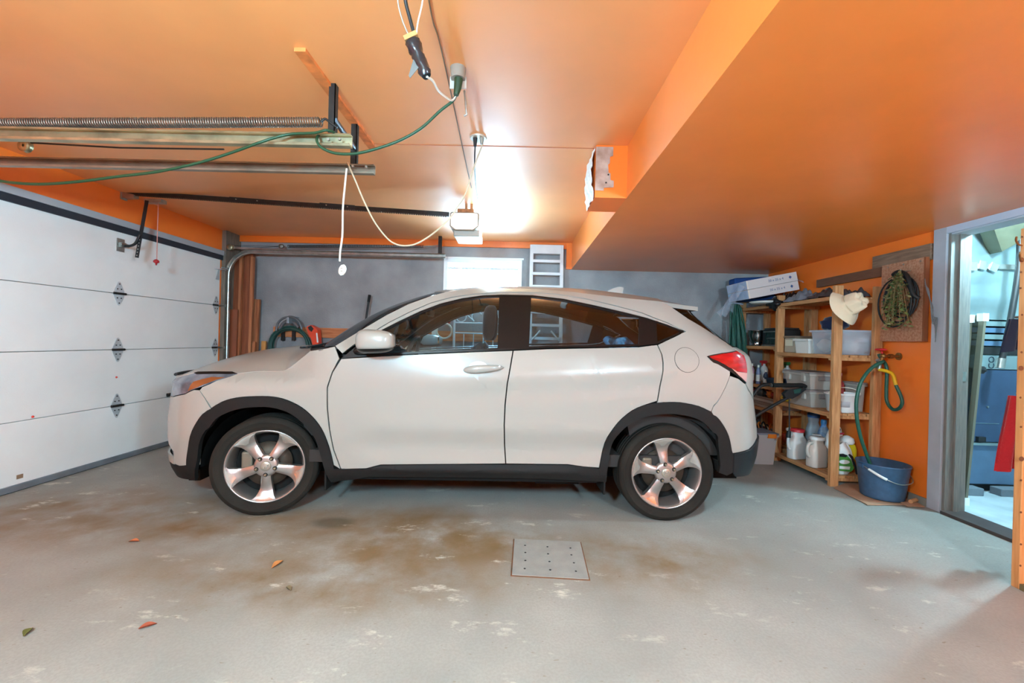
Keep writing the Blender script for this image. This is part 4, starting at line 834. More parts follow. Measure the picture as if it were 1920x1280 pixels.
# ---------------------------------------------------------------- back wall
def part_box(name, a, b, m, par, rot=None, bev=0, label=None):
    o = MB().box(a, b, rot, bev=bev).build(name, m, par)
    if label: o['label'] = label
    return o
win = struct(MB().box((WIN[0], D+.12, WIN[2]), (WIN[1], D+.128, WIN[3])).build('window_1', glass('window_glass', (.97, .98, .98))))
VIN = mat('vinyl_white', (240, 242, 244), .35)
for a, b in (((WIN[0], D-.02, WIN[2]), (WIN[0]+.05, D+.16, WIN[3])), ((WIN[1]-.05, D-.02, WIN[2]), (WIN[1], D+.16, WIN[3])), ((WIN[0]+.05, D-.019, WIN[3]-.05), (WIN[1]-.05, D+.16, WIN[3])), ((WIN[0]+.05, D-.019, WIN[2]), (WIN[1]-.05, D+.16, WIN[2]+.05))):
    part_box('window_frame', a, b, VIN, win)
part_box('window_casing', (WIN[0]-.02, D-.03, WIN[3]), (WIN[1]+.02, D, WIN[3]+.02), VIN, win)
part_box('blind_headrail', (WIN[0]+.05, D+.02, WIN[3]-.12), (WIN[1]-.05, D+.05, WIN[3]-.10), mat('blind_grey', (196, 200, 204), .5), win)
part_box('mullion', (WIN[0]+.135, D+.10, WIN[2]+.05), (WIN[0]+.145, D+.118, WIN[3]-.05), mat('mullion_grey', (200, 205, 208), .5), win)
# snow-bright ground outside
struct(MB().box((-8, D+.6, .8), (8, D+9, 1.0)).build('ground_outside', mat('pale_ground', (235, 238, 240), .9)))
# white ladder
ld = thing('step_ladder', 'tall white painted ladder leaning on the back wall right of the window', 'ladder', (.35, D-.12, 0))
LADW = mat('ladder_white', (222, 222, 224), .45, var=.04)
yl, yt = D-.34, D-.06
def lad(z): return yl+(yt-yl)*z/2.38
def lbar(x, w):
    k = MB(); k.prism([(x-w, lad(0), 0), (x+w, lad(0), 0), (x+w, lad(2.36), 2.36), (x-w, lad(2.36), 2.36)], (0, -.035, 0)); return k
lx0, lx1 = .165, .535
for x in (lx0, lx1): lbar(x, .02).build('rail', LADW, ld)
k = MB(); k.box((lx0, lad(2.3)-.04, 2.25), (lx1, lad(2.3)+.02, 2.36), bev=.006); k.build('top_cap', LADW, ld)
z = 2.155
while z > .1:
    part_box('step', (lx0, lad(z)-.045, z-.016), (lx1, lad(z)+.01, z+.016), LADW, ld); z -= .158
for sx in (0, 1):
    k = MB(); x = lx0+.02 if not sx else lx1-.02; xm = lx0+.12 if not sx else lx1-.12
    k.tube([(x, lad(1.15)-.04, 1.18), (xm, lad(1.25)-.04, 1.30)], .010, 6); k.build('brace', LADW, ld)
# timbers standing in the corner
RED = mat('reddish_timber', (152, 84, 50), .6, col2=(124, 62, 36), vscale=4, stretch=(12, 12, .8), bump=.06)
RED2 = mat('paler_timber', (186, 116, 74), .6, col2=(150, 86, 52), vscale=4, stretch=(12, 12, .8), bump=.06)
def timber(px0, px1, pyt, y, th, m, label, lean=.05, edge=True):
    a, b = P(px0, pyt, Y=y), P(px1, pyt, Y=y); k = MB()
    k.prism([(a.x, y-lean, 0), (b.x, y-lean, 0), (b.x, y, a.z), (a.x, y, a.z)], (0, -th, 0)); return tag(k.build('timber_plank', m), label, 'plank', 'planks in the corner')
timber(433, 455, 478, 5.16, .04, RED, 'broad reddish plank standing in the corner behind the curved track')
timber(456, 479, 476, 5.17, .05, RED, 'darker tall plank standing second from the garage door track', lean=.04)
timber(452, 457, 478, 5.10, .03, RED2, 'narrow strip for the pale edge face between the two tall planks', lean=.02)  # separate strip standing for the broad plank's pale edge face
timber(473, 478.5, 482, 5.09, .03, RED2, 'narrow strip for the pale edge face right of the tall planks', lean=.02)  # likewise for the pale edge face of the darker plank
timber(431, 448, 580, 5.065, .025, mat('brown_panel', (140, 74, 46), .45, var=.12, stretch=(3, 3, .6)), 'waist-high brown panel leaning in front of the tall planks', lean=.02)
timber(478, 489, 561, 5.17, .03, RED2, 'medium board with pale top leaning beside the tall planks', lean=.05)
timber(475, 480, 640, 5.07, .02, RED2, 'thin stick leaning low in front of the medium board', lean=.04)
timber(492, 500, 639, 5.15, .02, mat('yellow_offcut', (206, 140, 74), .6, var=.1), 'short yellowish offcut leaning beside the medium board', lean=.04)
a, b = P(490, 613, Y=D), P(490, 630, Y=D)
tag(MB().box((-3.05, D-.035, b.z), (-.05, D, a.z+.01)).build('wall_batten', mat('batten_orange', (214, 140, 92), .6, col2=(184, 104, 60), vscale=4, stretch=(1, 12, 12))), 'long orange-brown batten fixed along the grey back wall', 'batten')
# hose on its hanger
hy = D-.13; hc = P(545, 652, Y=hy)
hs = thing('garden_hose', 'coiled dark green garden hose hanging on the back wall', 'hose', (hc.x, hy, hc.z-.25))
k = MB(); 
for i in range(7):
    r = .185+.011*(i % 4); dy = .02*(i//2)-.04
    k.tube([(hc.x+(r*1.18)*math.cos(t), hy+dy+.008*math.sin(3*t+i), hc.z+.02+(r*1.18)*math.sin(t)-.006*i*math.cos(t/2)) for t in [2*PI*j/36 for j in range(36)]], .0105, 6, closed=True)
k.build('coil', mat('hose_dark_green', (28, 66, 58), .45, var=.15), hs)
hh_ = thing('hose_hanger', 'grey steel hose hanger with curved arms above the coiled hose', 'hose hanger', (hc.x, D-.02, hc.z+.2))
STG = mat('hanger_grey', (108, 110, 114), .45, .5)
k = MB(); k.tube(smooth_path([P(518, 620, Y=hy-.10), P(521, 606, Y=hy-.10), P(532, 596, Y=hy-.10), P(548, 594, Y=hy-.10), P(560, 602, Y=hy-.10), P(566, 617, Y=hy-.10)], 5), .013, 8); k.build('front_arc', STG, hh_)
k = MB(); k.tube(smooth_path([P(524, 617, Y=hy-.02), P(534, 604, Y=hy-.02), P(548, 603, Y=hy-.02), P(560, 614, Y=hy-.02)], 5), .02, 8); k.build('saddle', STG, hh_)
k = MB(); k.box(P(537, 592, Y=hy-.11)-Vector((0, 0, .09)), P(541.5, 592, Y=hy-.11)+Vector((0, .24, 0)), bev=.004); k.build('bracket', mat('hanger_light', (140, 144, 150), .4, .4), hh_)
for px in (534, 554): a = P(px, 625, Y=D-.01); MB().box((a.x-.02, D-.06, a.z-.09), (a.x+.02, D-.036, a.z+.05)).build('wall_plate', DARKSTEEL, hh_)
# orange tool
tl_ = thing('garden_tool', 'orange-red cordless tool propped on the batten beside the hose', 'power tool', P(585, 645, Y=D-.15))
ORG = mat('tool_orange', (222, 66, 34), .4)
def pxprism(pts, y, th): k = MB(); k.prism([P(x, yy, Y=y) for x, yy in pts], (0, th, 0)); return k
pxprism([(575, 612), (583, 609), (590, 613), (595, 618), (596, 630), (597, 650), (587, 650), (583, 634), (577, 624)], D-.19, .09).build('body', ORG, tl_)
pxprism([(577, 613), (583, 610), (588, 616), (584, 622), (579, 618)], D-.193, .09).build('trigger_guard', BLACKP, tl_)
pxprism([(592.5, 624), (595, 624), (597, 642), (594, 642)], D-.1925, .004).build('label_strip', mat('label_white', (225, 225, 225), .5), tl_)
a, b = P(693, 553, Y=D-.12), P(680, 640, Y=D-.22)
bd = thing('broom_handle', 'thin black pole leaning against the grey back wall', 'pole', (b.x, b.y, 0)); b2 = b+(b-a)*((b.z-.0)/(a.z-b.z))*1.0; b2.z = .03
MB().cyl(a, b2, .013, n=10).build('pole', BLACKP, bd); MB().cyl(a, a-(a-b2).normalized()*.09, .018, .016, n=10).build('grip', RUBBER, bd); MB().box(b2-Vector((.18, .03, .03)), b2+Vector((.18, .03, .06))).build('broom_head', mat('bristle', (60, 50, 44), .9), bd)
a = P(763, 567, Y=D-.2); tag(MB().cyl((a.x, a.y, a.z), (a.x+.02, a.y, .0), .014, n=10).build('white_stick', WHITEC), 'white stick whose tip shows just above the windscreen edge', 'stick')
# bed head seen through the car windows
hbw = thing('bed_headboard', 'white metal scrollwork headboard standing behind the car', 'headboard', (-.3, D-.34, 0)); hy = D-.34
IRON = mat('ivory_iron', (214, 224, 226), .45)
x0, x1 = P(852, 600, Y=hy).x, P(962, 600, Y=hy).x; zt, z1, z2 = P(900, 583, Y=hy).z, P(900, 606, Y=hy).z, P(900, 625, Y=hy).z
for x in (x0, x1): MB().cyl((x, hy, 0), (x, hy, zt+.03), .014, n=10).build('post', IRON, hbw)
for z in (z1, z2, .55): MB().cyl((x0, hy, z), (x1, hy, z), .009, n=8).build('cross_bar', IRON, hbw)
nsc = 2; wdt = (x1-x0)/nsc
for i in range(nsc):
    cx = x0+wdt*(i+.5); pts = []
    for t in range(25):
        a = t/24; th = -2.6+a*3.6; pts.append((cx-wdt*.27+.06*math.cos(th), hy, z1+.075+.062*math.sin(th)))
    pts += [(cx, hy, z1+.075)]
    for t in range(25):
        a = 1-t/24; th = PI-2.6+a*3.6; pts.append((cx+wdt*.27+.06*math.cos(th), hy, z1+.075+.062*math.sin(th)))
    MB().tube(pts, .006, 6).build('scroll', IRON, hbw)
for i in range(1, 6): x = x0+(x1-x0)*i/6; MB().cyl((x, hy, .55), (x, hy, z2), .006, n=6).build('spindle', IRON, hbw)
a = P(833, 620, Y=D-.25); tag(MB().tube([(a.x+.09*math.cos(t), a.y, a.z+.09*math.sin(t)) for t in [2*PI*j/30 for j in range(30)]], .012, 8, closed=True).build('cable_loop', WHITEC), 'loop of white cable on the back wall seen through the front car window', 'cable')
tag(MB().box((a.x-.14, D-.30, 0), (a.x-.09, D-.26, 1.42)).build('white_post', WHITEP), 'white upright post behind the car left of the scrolled headboard', 'post')
a = P(842, 596, Y=D-.05); k = MB(); k.lathe([(.001, .06), (.035, .05), (.04, 0), (.02, -.05), (.012, -.07)], (a.x, D-.06, a.z), 'Z', 14); tag(k.build('red_tool_standin', mat('standin_red', (190, 44, 44), .5)), 'stand-in for a small red hand tool hung on the back wall left of the headboard', 'tool')  # simple turned shape standing in for a red plier-like tool
# ---------------------------------------------------------------- floor fittings
fp = thing('floor_hatch', 'square grey steel plate with bolt holes set in the concrete floor', 'floor plate', (.2, 2.25, 0))
pc_ = [P(964.6, 1011.7, Z=0), P(1087.7, 1017.5, Z=0), P(1104, 1087, Z=0), P(960, 1078.8, Z=0)]
k = MB(); k.prism([p+Vector((0, 0, .001)) for p in pc_], (0, 0, .006)); k.build('plate', mat('plate_grey', (146, 144, 138), .55, var=.08, vscale=12, bump=.2, bscale=120), fp)
cx = sum((p for p in pc_), Vector())/4
k = MB(); k.prism([cx+(p-cx)*1.035+Vector((0, 0, .0005)) for p in pc_], (0, 0, .002)); tag(k.build('rusty_rim', mat('rust', (132, 82, 48), .9, col2=(96, 70, 50), vscale=25), fp), 'rusty edge')
for x, y in ((1318,556),(1462,565),(1610,573),(1320,602),(1466,610),(1616,617),(1320,653),(1475,660),(1632,668),(1316,705),(1480,713),(1645,722)):
    q = P(600+x/3.4286, 860+y/3.4286, Z=.007); MB().cyl((q.x, q.y, .0072), (q.x, q.y, .0078), .0058, n=10).build('bolt_hole', BLACKP, fp)
for i, (px, py, sz, c, lb) in enumerate(((251, 1014, .03, (178, 100, 60), 'orange-brown dry leaf on the floor nearest the garage door'), (520, 1057, .035, (186, 122, 66), 'curled tan dry leaf on the floor below the front wheel'), (541, 1103, .02, (110, 92, 66), 'small brown crumb of leaf on the floor below the curled tan leaf'), (277, 1173, .028, (150, 70, 44), 'reddish leaf sliver lying on the front left of the floor'), (52, 1184, .028, (112, 108, 50), 'olive leaf sliver near the left edge of the floor'))):
    q = P(px, py, Z=.005); k = MB()
    an = i*1.3; k.grid(lambda u, v: Vector((q.x+math.cos(an)*sz*(u-.5)*2-math.sin(an)*sz*.45*(v-.5)*2*math.sin(PI*min(max(u, .04), .96)), q.y+math.sin(an)*sz*(u-.5)*2+math.cos(an)*sz*.45*(v-.5)*2*math.sin(PI*min(max(u, .04), .96)), .003+.010*(v-.5)**2*4*math.sin(PI*u)+.004*u)), 8, 4)
    k.add([Vector(v)-Vector((0, 0, .0015)) for v in k.v], list(k.f), True); tag(k.build('dry_leaf', mat('leaf%d' % i, c, .8, var=.2)), lb, 'leaf', 'dry leaves on the floor')
# ---------------------------------------------------------------- wooden shelf units
SHX = 2.70
def shelf_unit(label, x0, x1, y0, y1, levels, h):
    t = thing('shelf_unit', label, 'shelf', ((x0+x1)/2, (y0+y1)/2, 0), group='pine shelf units')
    for x, xa in ((x0, x0+.07), (x1-.07, x1)):
        for y, ya in ((y0, y0+.034), (y1-.034, y1)): MB().box((x, y, 0), (xa, ya, h), bev=.002).build('post', PINE, t)
    for z in levels:
        n = 5; w = (x1-x0-.01)/n
        for i in range(n): MB().box((x0+.005+w*i, y0+.036, z-.02), (x0+.005+w*i+w-.012, y1-.036, z)).build('shelf_slat', PINEY, t)
        for y in (y0+.036, y1-.066): MB().box((x0+.005, y, z-.048), (x1-.005, y+.03, z-.021)).build('batten', PINE, t)
        MB().box((x0-.0, y0+.036, z-.032), (x0+.004, y1-.036, z+.002)).build('front_edge', PINEY, t)
    return t
B0, B1, BX0, BX1 = 3.56, 4.36, 2.70, 3.11
shelf_unit('nearer pine shelf unit against the orange wall beside the bucket', BX0, BX1, B0, B1, (.085, .62, 1.12, 1.62), 1.71)
A0, A1, AX0, AX1 = 4.40, 5.16, 2.74, 3.11
shelf_unit('farther pine shelf unit in the back corner behind the car', AX0, AX1, A0, A1, (.10, .50, .745, 1.18, 1.63), 1.71)
bb = MB(); bb.box((3.114, 3.6, .50), (3.126, 4.3, .58), RX(.0)); 
def plastic(name, c, rough=.4): return mat(name, c, rough)
# --- containers
def tub(name, label, cat, x0, x1, y0, y1, z0, h, m, lid=None, taper=.02, ribs=True, group=None, lip=.012, wall=.006):
    t = thing(name, label, cat, ((x0+x1)/2, (y0+y1)/2, z0), group=group)
    k = MB(); a = [(x0+taper, y0+taper), (x1-taper, y0+taper), (x1-taper, y1-taper), (x0+taper, y1-taper)]; b = [(x0, y0), (x1, y0), (x1, y1), (x0, y1)]
    w = wall; ai = [(x0+taper+w, y0+taper+w), (x1-taper-w, y0+taper+w), (x1-taper-w, y1-taper-w), (x0+taper+w, y1-taper-w)]; bi = [(x0+w, y0+w), (x1-w, y0+w), (x1-w, y1-w), (x0+w, y1-w)]
    vs = [(*p, z0) for p in a]+[(*p, z0+h) for p in b]+[(*p, z0+w) for p in ai]+[(*p, z0+h) for p in bi]
    fs = [(3, 2, 1, 0)]+[(i, (i+1) % 4, 4+(i+1) % 4, 4+i) for i in range(4)]+[(4+i, 4+(i+1) % 4, 12+(i+1) % 4, 12+i) for i in range(4)]+[(12+i, 12+(i+1) % 4, 8+(i+1) % 4, 8+i) for i in range(4)]+[(8, 9, 10, 11)]
    k.add(vs, fs); k.build('body', m, t)
    k = MB(); l = lip
    for p, q in (((x0-l, y0-l), (x1+l, y0+.002)), ((x0-l, y1-.002), (x1+l, y1+l)), ((x0-l, y0), (x0+.002, y1)), ((x1-.002, y0), (x1+l, y1))): k.box((*p, z0+h-.018), (*q, z0+h))
    k.build('rim', m, t)
    if lid: MB().box((x0-l, y0-l, z0+h), (x1+l, y1+l, z0+h+.018), bev=.005).build('lid', lid, t)
    return t
# level at 1.12 : white bin, clear tub, appliance
tub('white_bin', 'small white plastic bin on the shelf beside the clear tub', 'bin', 2.74, 2.94, 3.93, 4.12, 1.122, .135, plastic('bin_white', (226, 220, 212)), taper=.01)
CLR = film('clear_plastic', (205, 208, 216), .36)
ct = tub('clear_tub', 'clear plastic storage tub full of white bundles under the navy cloth', 'tub', 2.735, 3.08, 3.615, 3.885, 1.122, .215, CLR, taper=.018)
BUN = mat('white_bundle', (226, 220, 212), .85, bump=.4, bscale=20)
def lump(c, r, sc, seed, amp=.14):
    rr = random.Random(seed); ph = [rr.uniform(0, 6) for _ in range(6)]; k = MB(); c = Vector(c)
    def f(a, b):
        t, p = 2*PI*a, PI*b; x, y, z = math.cos(t)*math.sin(p), math.sin(t)*math.sin(p), -math.cos(p)
        q = 1+amp*(math.sin(4*x+ph[0])*math.sin(5*y+ph[1])+.7*math.sin(9*z+ph[2]+3*x)+.5*math.sin(11*y+ph[3]+5*z))
        return c+Vector((x*r*sc[0], y*r*sc[1], z*r*sc[2]))*q
    k.grid(f, 20, 12, closeu=True); return k
for i, (x, y, z, r) in enumerate(((2.82, 3.82, 1.20, .058), (2.83, 3.70, 1.19, .055), (2.94, 3.80, 1.20, .062), (2.95, 3.69, 1.20, .06), (3.02, 3.74, 1.20, .05), (2.88, 3.76, 1.27, .05))):
    tag(lump((x, y, z), r, (1, 1, 1), i, .09).build('white_bundle', BUN), 'white cloth bundle inside the clear plastic tub', 'bundle', 'bundles in the clear tub')
a = MB(); a.box((2.96, 3.633, 1.235), (3.05, 3.638, 1.275)); lb = tag(a.build('paper_label', mat('label_pink', (228, 206, 204), .6)), 'pale paper packet standing just inside the clear tub front', 'packet')
navy = lump((2.93, 3.86, 1.40), .115, (1.0, .7, .62), 31, .12); tag(navy.build('navy_cloth', mat('navy_cloth', (24, 34, 66), .9, sheen=.3)), 'crumpled navy cloth piled on top of the clear tub', 'cloth')
ap = thing('kitchen_scale', 'beige boxy appliance with pale vents behind the far post', 'appliance', (2.85, 4.25, 1.122)); part_box('body', (2.76, 4.15, 1.122), (2.95, 4.31, 1.27), plastic('appl_beige', (176, 160, 140)), ap, bev=.01); part_box('top_edge', (2.755, 4.145, 1.27), (2.955, 4.315, 1.29), plastic('appl_brown', (120, 100, 84)), ap); part_box('vent_panel', (2.78, 4.146, 1.19), (2.93, 4.151, 1.255), plastic('vent_cream', (214, 206, 180)), ap); part_box('front_panel', (2.757, 4.18, 1.19), (2.761, 4.29, 1.25), plastic('vent_cream', (214, 206, 180)), ap)
# level .62 : grey bins, white pail
GB, GL = plastic('bin_taupe', (172, 160, 150), .5), plastic('lid_taupe', (138, 126, 122), .5)
def latchbin(label, x0, x1, y0, y1, z0, h):
    t = tub('storage_bin', label, 'bin', x0, x1, y0, y1, z0, h, GB, GL, taper=.022, group='grey storage bins on the shelf')
    for dy in (.06, y1-y0-.10): part_box('latch', (x0-.014, y0+dy, z0+h-.075), (x0+.008, y0+dy+.045, z0+h+.004), GB, t, bev=.004)
    part_box('end_grip', (x0+.08, y0-.012, z0+h-.06), (x1-.08, y0+.008, z0+h-.02), GL, t, bev=.004)
latchbin('grey lidded storage bin, lower of the stack on the middle shelf', 2.73, 3.00, 3.87, 4.24, .622, .145)
latchbin('grey lidded storage bin, upper of the stack on the middle shelf', 2.73, 3.00, 3.88, 4.25, .787, .145)
tub('storage_bin', 'grey bin standing behind the white pail on the middle shelf', 'bin', 3.02, 3.09, 3.70, 3.84, .622, .24, GB, GL, taper=.01)
wp_ = thing('white_pail', 'white plastic pail with wire handle on the middle shelf', 'pail', (2.87, 3.68, .622))
k = MB(); k.lathe([(.001, 0), (.10, 0), (.108, .01), (.122, .15), (.132, .152), (.132, .165), (.124, .168), (.118, .16), (.10, .02), (.001, .015)], (2.87, 3.68, .622), 'Z', 32, sx=1.05, sy=.8); k.build('body', plastic('pail_white', (232, 230, 226)), wp_)
k = MB(); k.lathe([(.1155, .10), (.112, .05), (.109, .05), (.1125, .10)], (2.87, 3.679, .622), 'Z', 12, sx=1.06, sy=.81, a0=PI*1.1, a1=PI*1.5); k.build('printed_label', plastic('pail_label', (190, 184, 186)), wp_)
k = MB(); k.tube([(2.87+.138*math.cos(t), 3.68-.03, .622+.155+.06*math.sin(t)) for t in [PI*j/16 for j in range(17)]], .004, 6); k.build('handle', WHITEC, wp_)
rb_ = thing('red_bottle', 'pinkish red bottle standing behind the white pail', 'bottle', (2.93, 3.78, .622)); k = MB(); k.lathe([(.001, 0), (.03, 0), (.03, .24), (.012, .27), (.012, .31), (.001, .31)], (2.93, 3.78, .622), 'Z', 16); k.build('body', plastic('bottle_red', (176, 62, 64)), rb_); MB().cyl((2.93, 3.78, .93), (2.93, 3.78, .955), .014, n=12).build('cap', plastic('cap_pink', (200, 120, 120)), rb_)
k = MB(); k.tube(smooth_path([(2.74, 4.30, .63), (2.73, 4.22, .66), (2.75, 4.15, .72), (2.78, 4.24, .70), (2.73, 4.29, .66), (2.74, 4.20, .64), (2.76, 4.14, .70)], 6), .010, 6); tag(k.build('yellow_cord', plastic('cord_yellow', (206, 150, 36))), 'bundle of yellow cord beside the stacked grey bins', 'cord')
tag(lump((2.85, 4.27, .66), .06, (1.3, .7, .5), 77).build('black_case', BLACKP), 'small black soft case behind the yellow cord', 'case')
# bottom level
def jug(name, label, x, y, z0, h, r, body, cap, rz=0, handle=True, sx=1, sy=.62, capr=.4):
    t = thing(name, label, 'jug', (x, y, z0), group='jugs on the lowest shelf'); R = RZ(rz)
    k = MB(); prof = [(.001, 0), (r*.92, 0), (r, .012), (r, h*.55), (r*.93, h*.68), (r*.62, h*.84), (r*capr, h*.92), (r*capr, h)]
    def f(a, b):
        i = b*(len(prof)-1); j = min(int(i), len(prof)-2); u = i-j; rr = prof[j][0]*(1-u)+prof[j+1][0]*u; hh = prof[j][1]*(1-u)+prof[j+1][1]*u
        c, s_ = math.cos(2*PI*a), math.sin(2*PI*a); e = .55
        return Vector((x, y, z0+hh))+R @ Vector((rr*sx*math.copysign(abs(c)**e, c), rr*sy*math.copysign(abs(s_)**e, s_), 0))
    k.grid(f, 24, 14, closeu=True); k.build('body', body, t)
    k = MB(); k.lathe([(r*capr*1.12, h*.97), (r*capr*1.12, h*1.06), (r*capr*.95, h*1.08), (.001, h*1.08)], (x, y, z0), 'Z', 20); k.build('cap', cap, t)
    if handle:
        k = MB(); p = [Vector((x, y, z0))+R @ Vector(q) for q in ((-r*sx*.55, 0, h*.86), (-r*sx*1.0, 0, h*.84), (-r*sx*1.22, 0, h*.70), (-r*sx*1.2, 0, h*.48), (-r*sx*.95, 0, h*.36))]
        k.tube(smooth_path(p, 5), .014, 8); k.build('handle', body, t)
    return t
WJ = mat('jug_white', (222, 214, 208), .4); TJ = film('jug_cloudy', (206, 196, 190), .8); BJ = mat('jug_cream', (206, 190, 178), .4)
jug('jug', 'white jug with red lid at the far end of the lowest shelf', 2.79, 4.12, .087, .27, .088, WJ, plastic('cap_red', (190, 40, 48)), rz=.25, capr=.62)
jug('jug', 'cloudy jug with white cap between the red-lidded and cream jugs', 2.88, 3.985, .087, .25, .086, TJ, plastic('cap_white', (228, 226, 222)), rz=.3)
jug('jug', 'cream jug with broad white lid nearest the front shelf post', 2.79, 3.85, .087, .255, .088, BJ, plastic('cap_white', (228, 226, 222)), rz=.25, capr=.6)
jug('jug', 'clear jug with blue lid standing behind the red-lidded jug', 3.03, 4.24, .087, .40, .068, film('jug_clear', (180, 184, 188), .75), plastic('cap_blue', (40, 92, 150)), handle=False, capr=.7)
jug('jug', 'blue printed bottle behind the cloudy jug', 3.03, 4.10, .087, .36, .055, mat('bottle_blueprint', (190, 196, 200), .4, col2=(40, 110, 170), vscale=14), plastic('cap_lblue', (60, 130, 180)), handle=False)
jug('jug', 'small bottle with green cap behind the soil bags', 3.05, 3.97, .087, .33, .042, plastic('bottle_grey', (120, 120, 112)), plastic('cap_green', (36, 110, 70)), handle=False)
bk_ = thing('white_bucket', 'white bucket standing behind the far front shelf post', 'bucket', (2.93, 4.28, .087)); k = MB(); k.lathe([(.001, 0), (.058, 0), (.068, .24), (.072, .24), (.072, .26), (.063, .26), (.054, .015), (.001, .012)], (2.85, 4.255, .087), 'Z', 24); k.build('body', WJ, bk_)
def bag(name, label, x, y, z0, w, d, h, m, lean, seed):
    rr = random.Random(seed); ph = [rr.uniform(0, 6) for _ in range(4)]; k = MB()
    def f(a, b):
        t = 2*PI*a; q = (math.sin(PI*min(.97, .10+.86*b)))**.45; c, s_ = math.cos(t), math.sin(t)
        wob = 1+.06*math.sin(3*t+ph[0]+6*b)+.04*math.sin(7*b+ph[1]+2*t)
        return Vector((x+w*math.copysign(abs(c)**.7, c)*q*wob+lean*b, y+d*math.copysign(abs(s_)**.8, s_)*(q if b < .8 else q*.8)*wob, z0+h*b+.01*math.sin(5*t+ph[2])*b))
    k.grid(f, 28, 14, closeu=True); o = thing(name, label, 'bag', (x, y, z0), group='bags on the lowest shelf'); k.build('sack', m, o); return o
sb = bag('soil_bag', 'white and green printed bag at the near end of the lowest shelf', 2.86, 3.66, .087, .095, .055, .265, mat('bag_white', (228, 228, 222), .4, bump=.2, bscale=14), .0, 3)
y_ = 3.598; GRN = mat('bag_green', (76, 140, 62), .4); INK = mat('bag_ink', (24, 26, 28), .5)
def strip_on(par, name, pts, m, y): k = MB(); k.prism([(px_, y, pz) for px_, pz in pts], (0, .006, 0)); return k.build(name, m, par)
strip_on(sb, 'green_print', [(2.79, .13), (2.90, .12), (2.925, .15), (2.90, .22), (2.86, .265), (2.79, .27)], GRN, y_-.004)
strip_on(sb, 'white_print', [(2.80, .145), (2.885, .14), (2.89, .165), (2.80, .17)], mat('print_white', (226, 228, 222), .5), y_-.007)
strip_on(sb, 'oval_print', [(2.80+.045*math.cos(t)+.04, .205+.018*math.sin(t)) for t in [2*PI*j/16 for j in range(16)]], mat('print_white', (226, 228, 222), .5), y_-.007)
strip_on(sb, 'dark_print', [(2.80, .25), (2.85, .245), (2.865, .262), (2.83, .275), (2.80, .272)], INK, y_-.008)
strip_on(sb, 'dark_band', [(2.885, .275), (2.91, .255), (2.95, .15), (2.965, .10), (2.945, .10), (2.93, .16), (2.90, .235), (2.875, .265)], INK, y_-.006)
yb = bag('fertilizer_bag', 'yellow bag with white top behind the green printed bag', 3.0, 3.775, .087, .08, .05, .27, mat('bag_yellow', (214, 180, 30), .4, bump=.2, bscale=14), .0, 5)
k = MB(); k.lathe([(.05, .235), (.058, .25), (.05, .285), (.02, .305), (.001, .31)], (3.0, 3.775, .087), 'Z', 14); k.build('white_top', WJ, yb)
yb2 = bag('seed_bag', 'white bag with red stripe peeping over the green printed bag', 2.98, 3.885, .087, .085, .035, .37, mat('bag_offwhite', (214, 206, 200), .5), .0, 8); strip_on(yb2, 'red_stripe', [(2.91, .375), (3.03, .39), (3.03, .405), (2.91, .39)], mat('stripe_red', (190, 50, 70), .5), 3.846); strip_on(yb2, 'dark_print', [(2.91, .41), (3.0, .42), (3.0, .44), (2.91, .432)], INK, 3.850)
# top of the near unit : tarpaulins, hat
def drape(x0, x1, y0, y1, z, amp, seed, th=.03, hang=0):
    rr = random.Random(seed); ph = [rr.uniform(0, 6) for _ in range(8)]; k = MB()
    def top(u, v):
        x, y = x0+(x1-x0)*u, y0+(y1-y0)*v; e = min(1, 6*min(u, 1-u, v, 1-v)+.02)
        h = z+.004+(th+amp*(.5+.5*math.sin(9*u+ph[0]+4*math.sin(5*v+ph[1])))*(.6+.4*math.sin(13*v+ph[2]+3*u))+amp*.5*abs(math.sin(21*u-7*v+ph[3])))*e**.6
        x += .02*math.sin(11*v+ph[4])*(1 if u < .5 else -1)*(1-e)-hang*(1-u)**6*0
        return Vector((x, y, h))
    k.grid(top, 26, 34); k.grid(lambda u, v: Vector((x0+(x1-x0)*u, y0+(y1-y0)*v, z+.002)), 4, 4); return k
tag(drape(2.71, 3.06, 3.61, 3.92, 1.622, .055, 4).build('grey_tarp', mat('tarp_grey', (70, 66, 68), .45, var=.15), None), 'dark grey folded tarp on top of the nearer shelf under the hat', 'tarp')
tag(drape(2.72, 3.03, 3.93, 4.27, 1.622, .07, 9).build('silver_tarp', mat('tarp_silver', (120, 122, 130), .35, var=.15)), 'silvery grey plastic sheet on the far top of the nearer shelf', 'tarp')
tag(drape(2.79, 3.03, 4.28, 4.49, 1.632, .06, 12).build('black_bag', mat('bag_black', (18, 18, 20), .28)), 'black plastic bag bunched between the two shelf tops', 'bag')
k = lump((2.70, 4.38, 1.63), .075, (.7, 1.1, .75), 5, .3); tag(k.build('black_bag_knot', mat('bag_black', (18, 18, 20), .28)), 'knotted black plastic bag hanging over the shelf posts', 'bag')
ht = thing('sun_hat', 'cream cotton sun hat hung on the front shelf post', 'hat', (2.70, 3.53, 1.58))
HATM = mat('hat_cream', (226, 200, 168), .9, sheen=.2, bump=.25, bscale=40); hcn = P(1592, 573, Y=3.50); HR = RX(math.radians(62)) @ RY(math.radians(18))
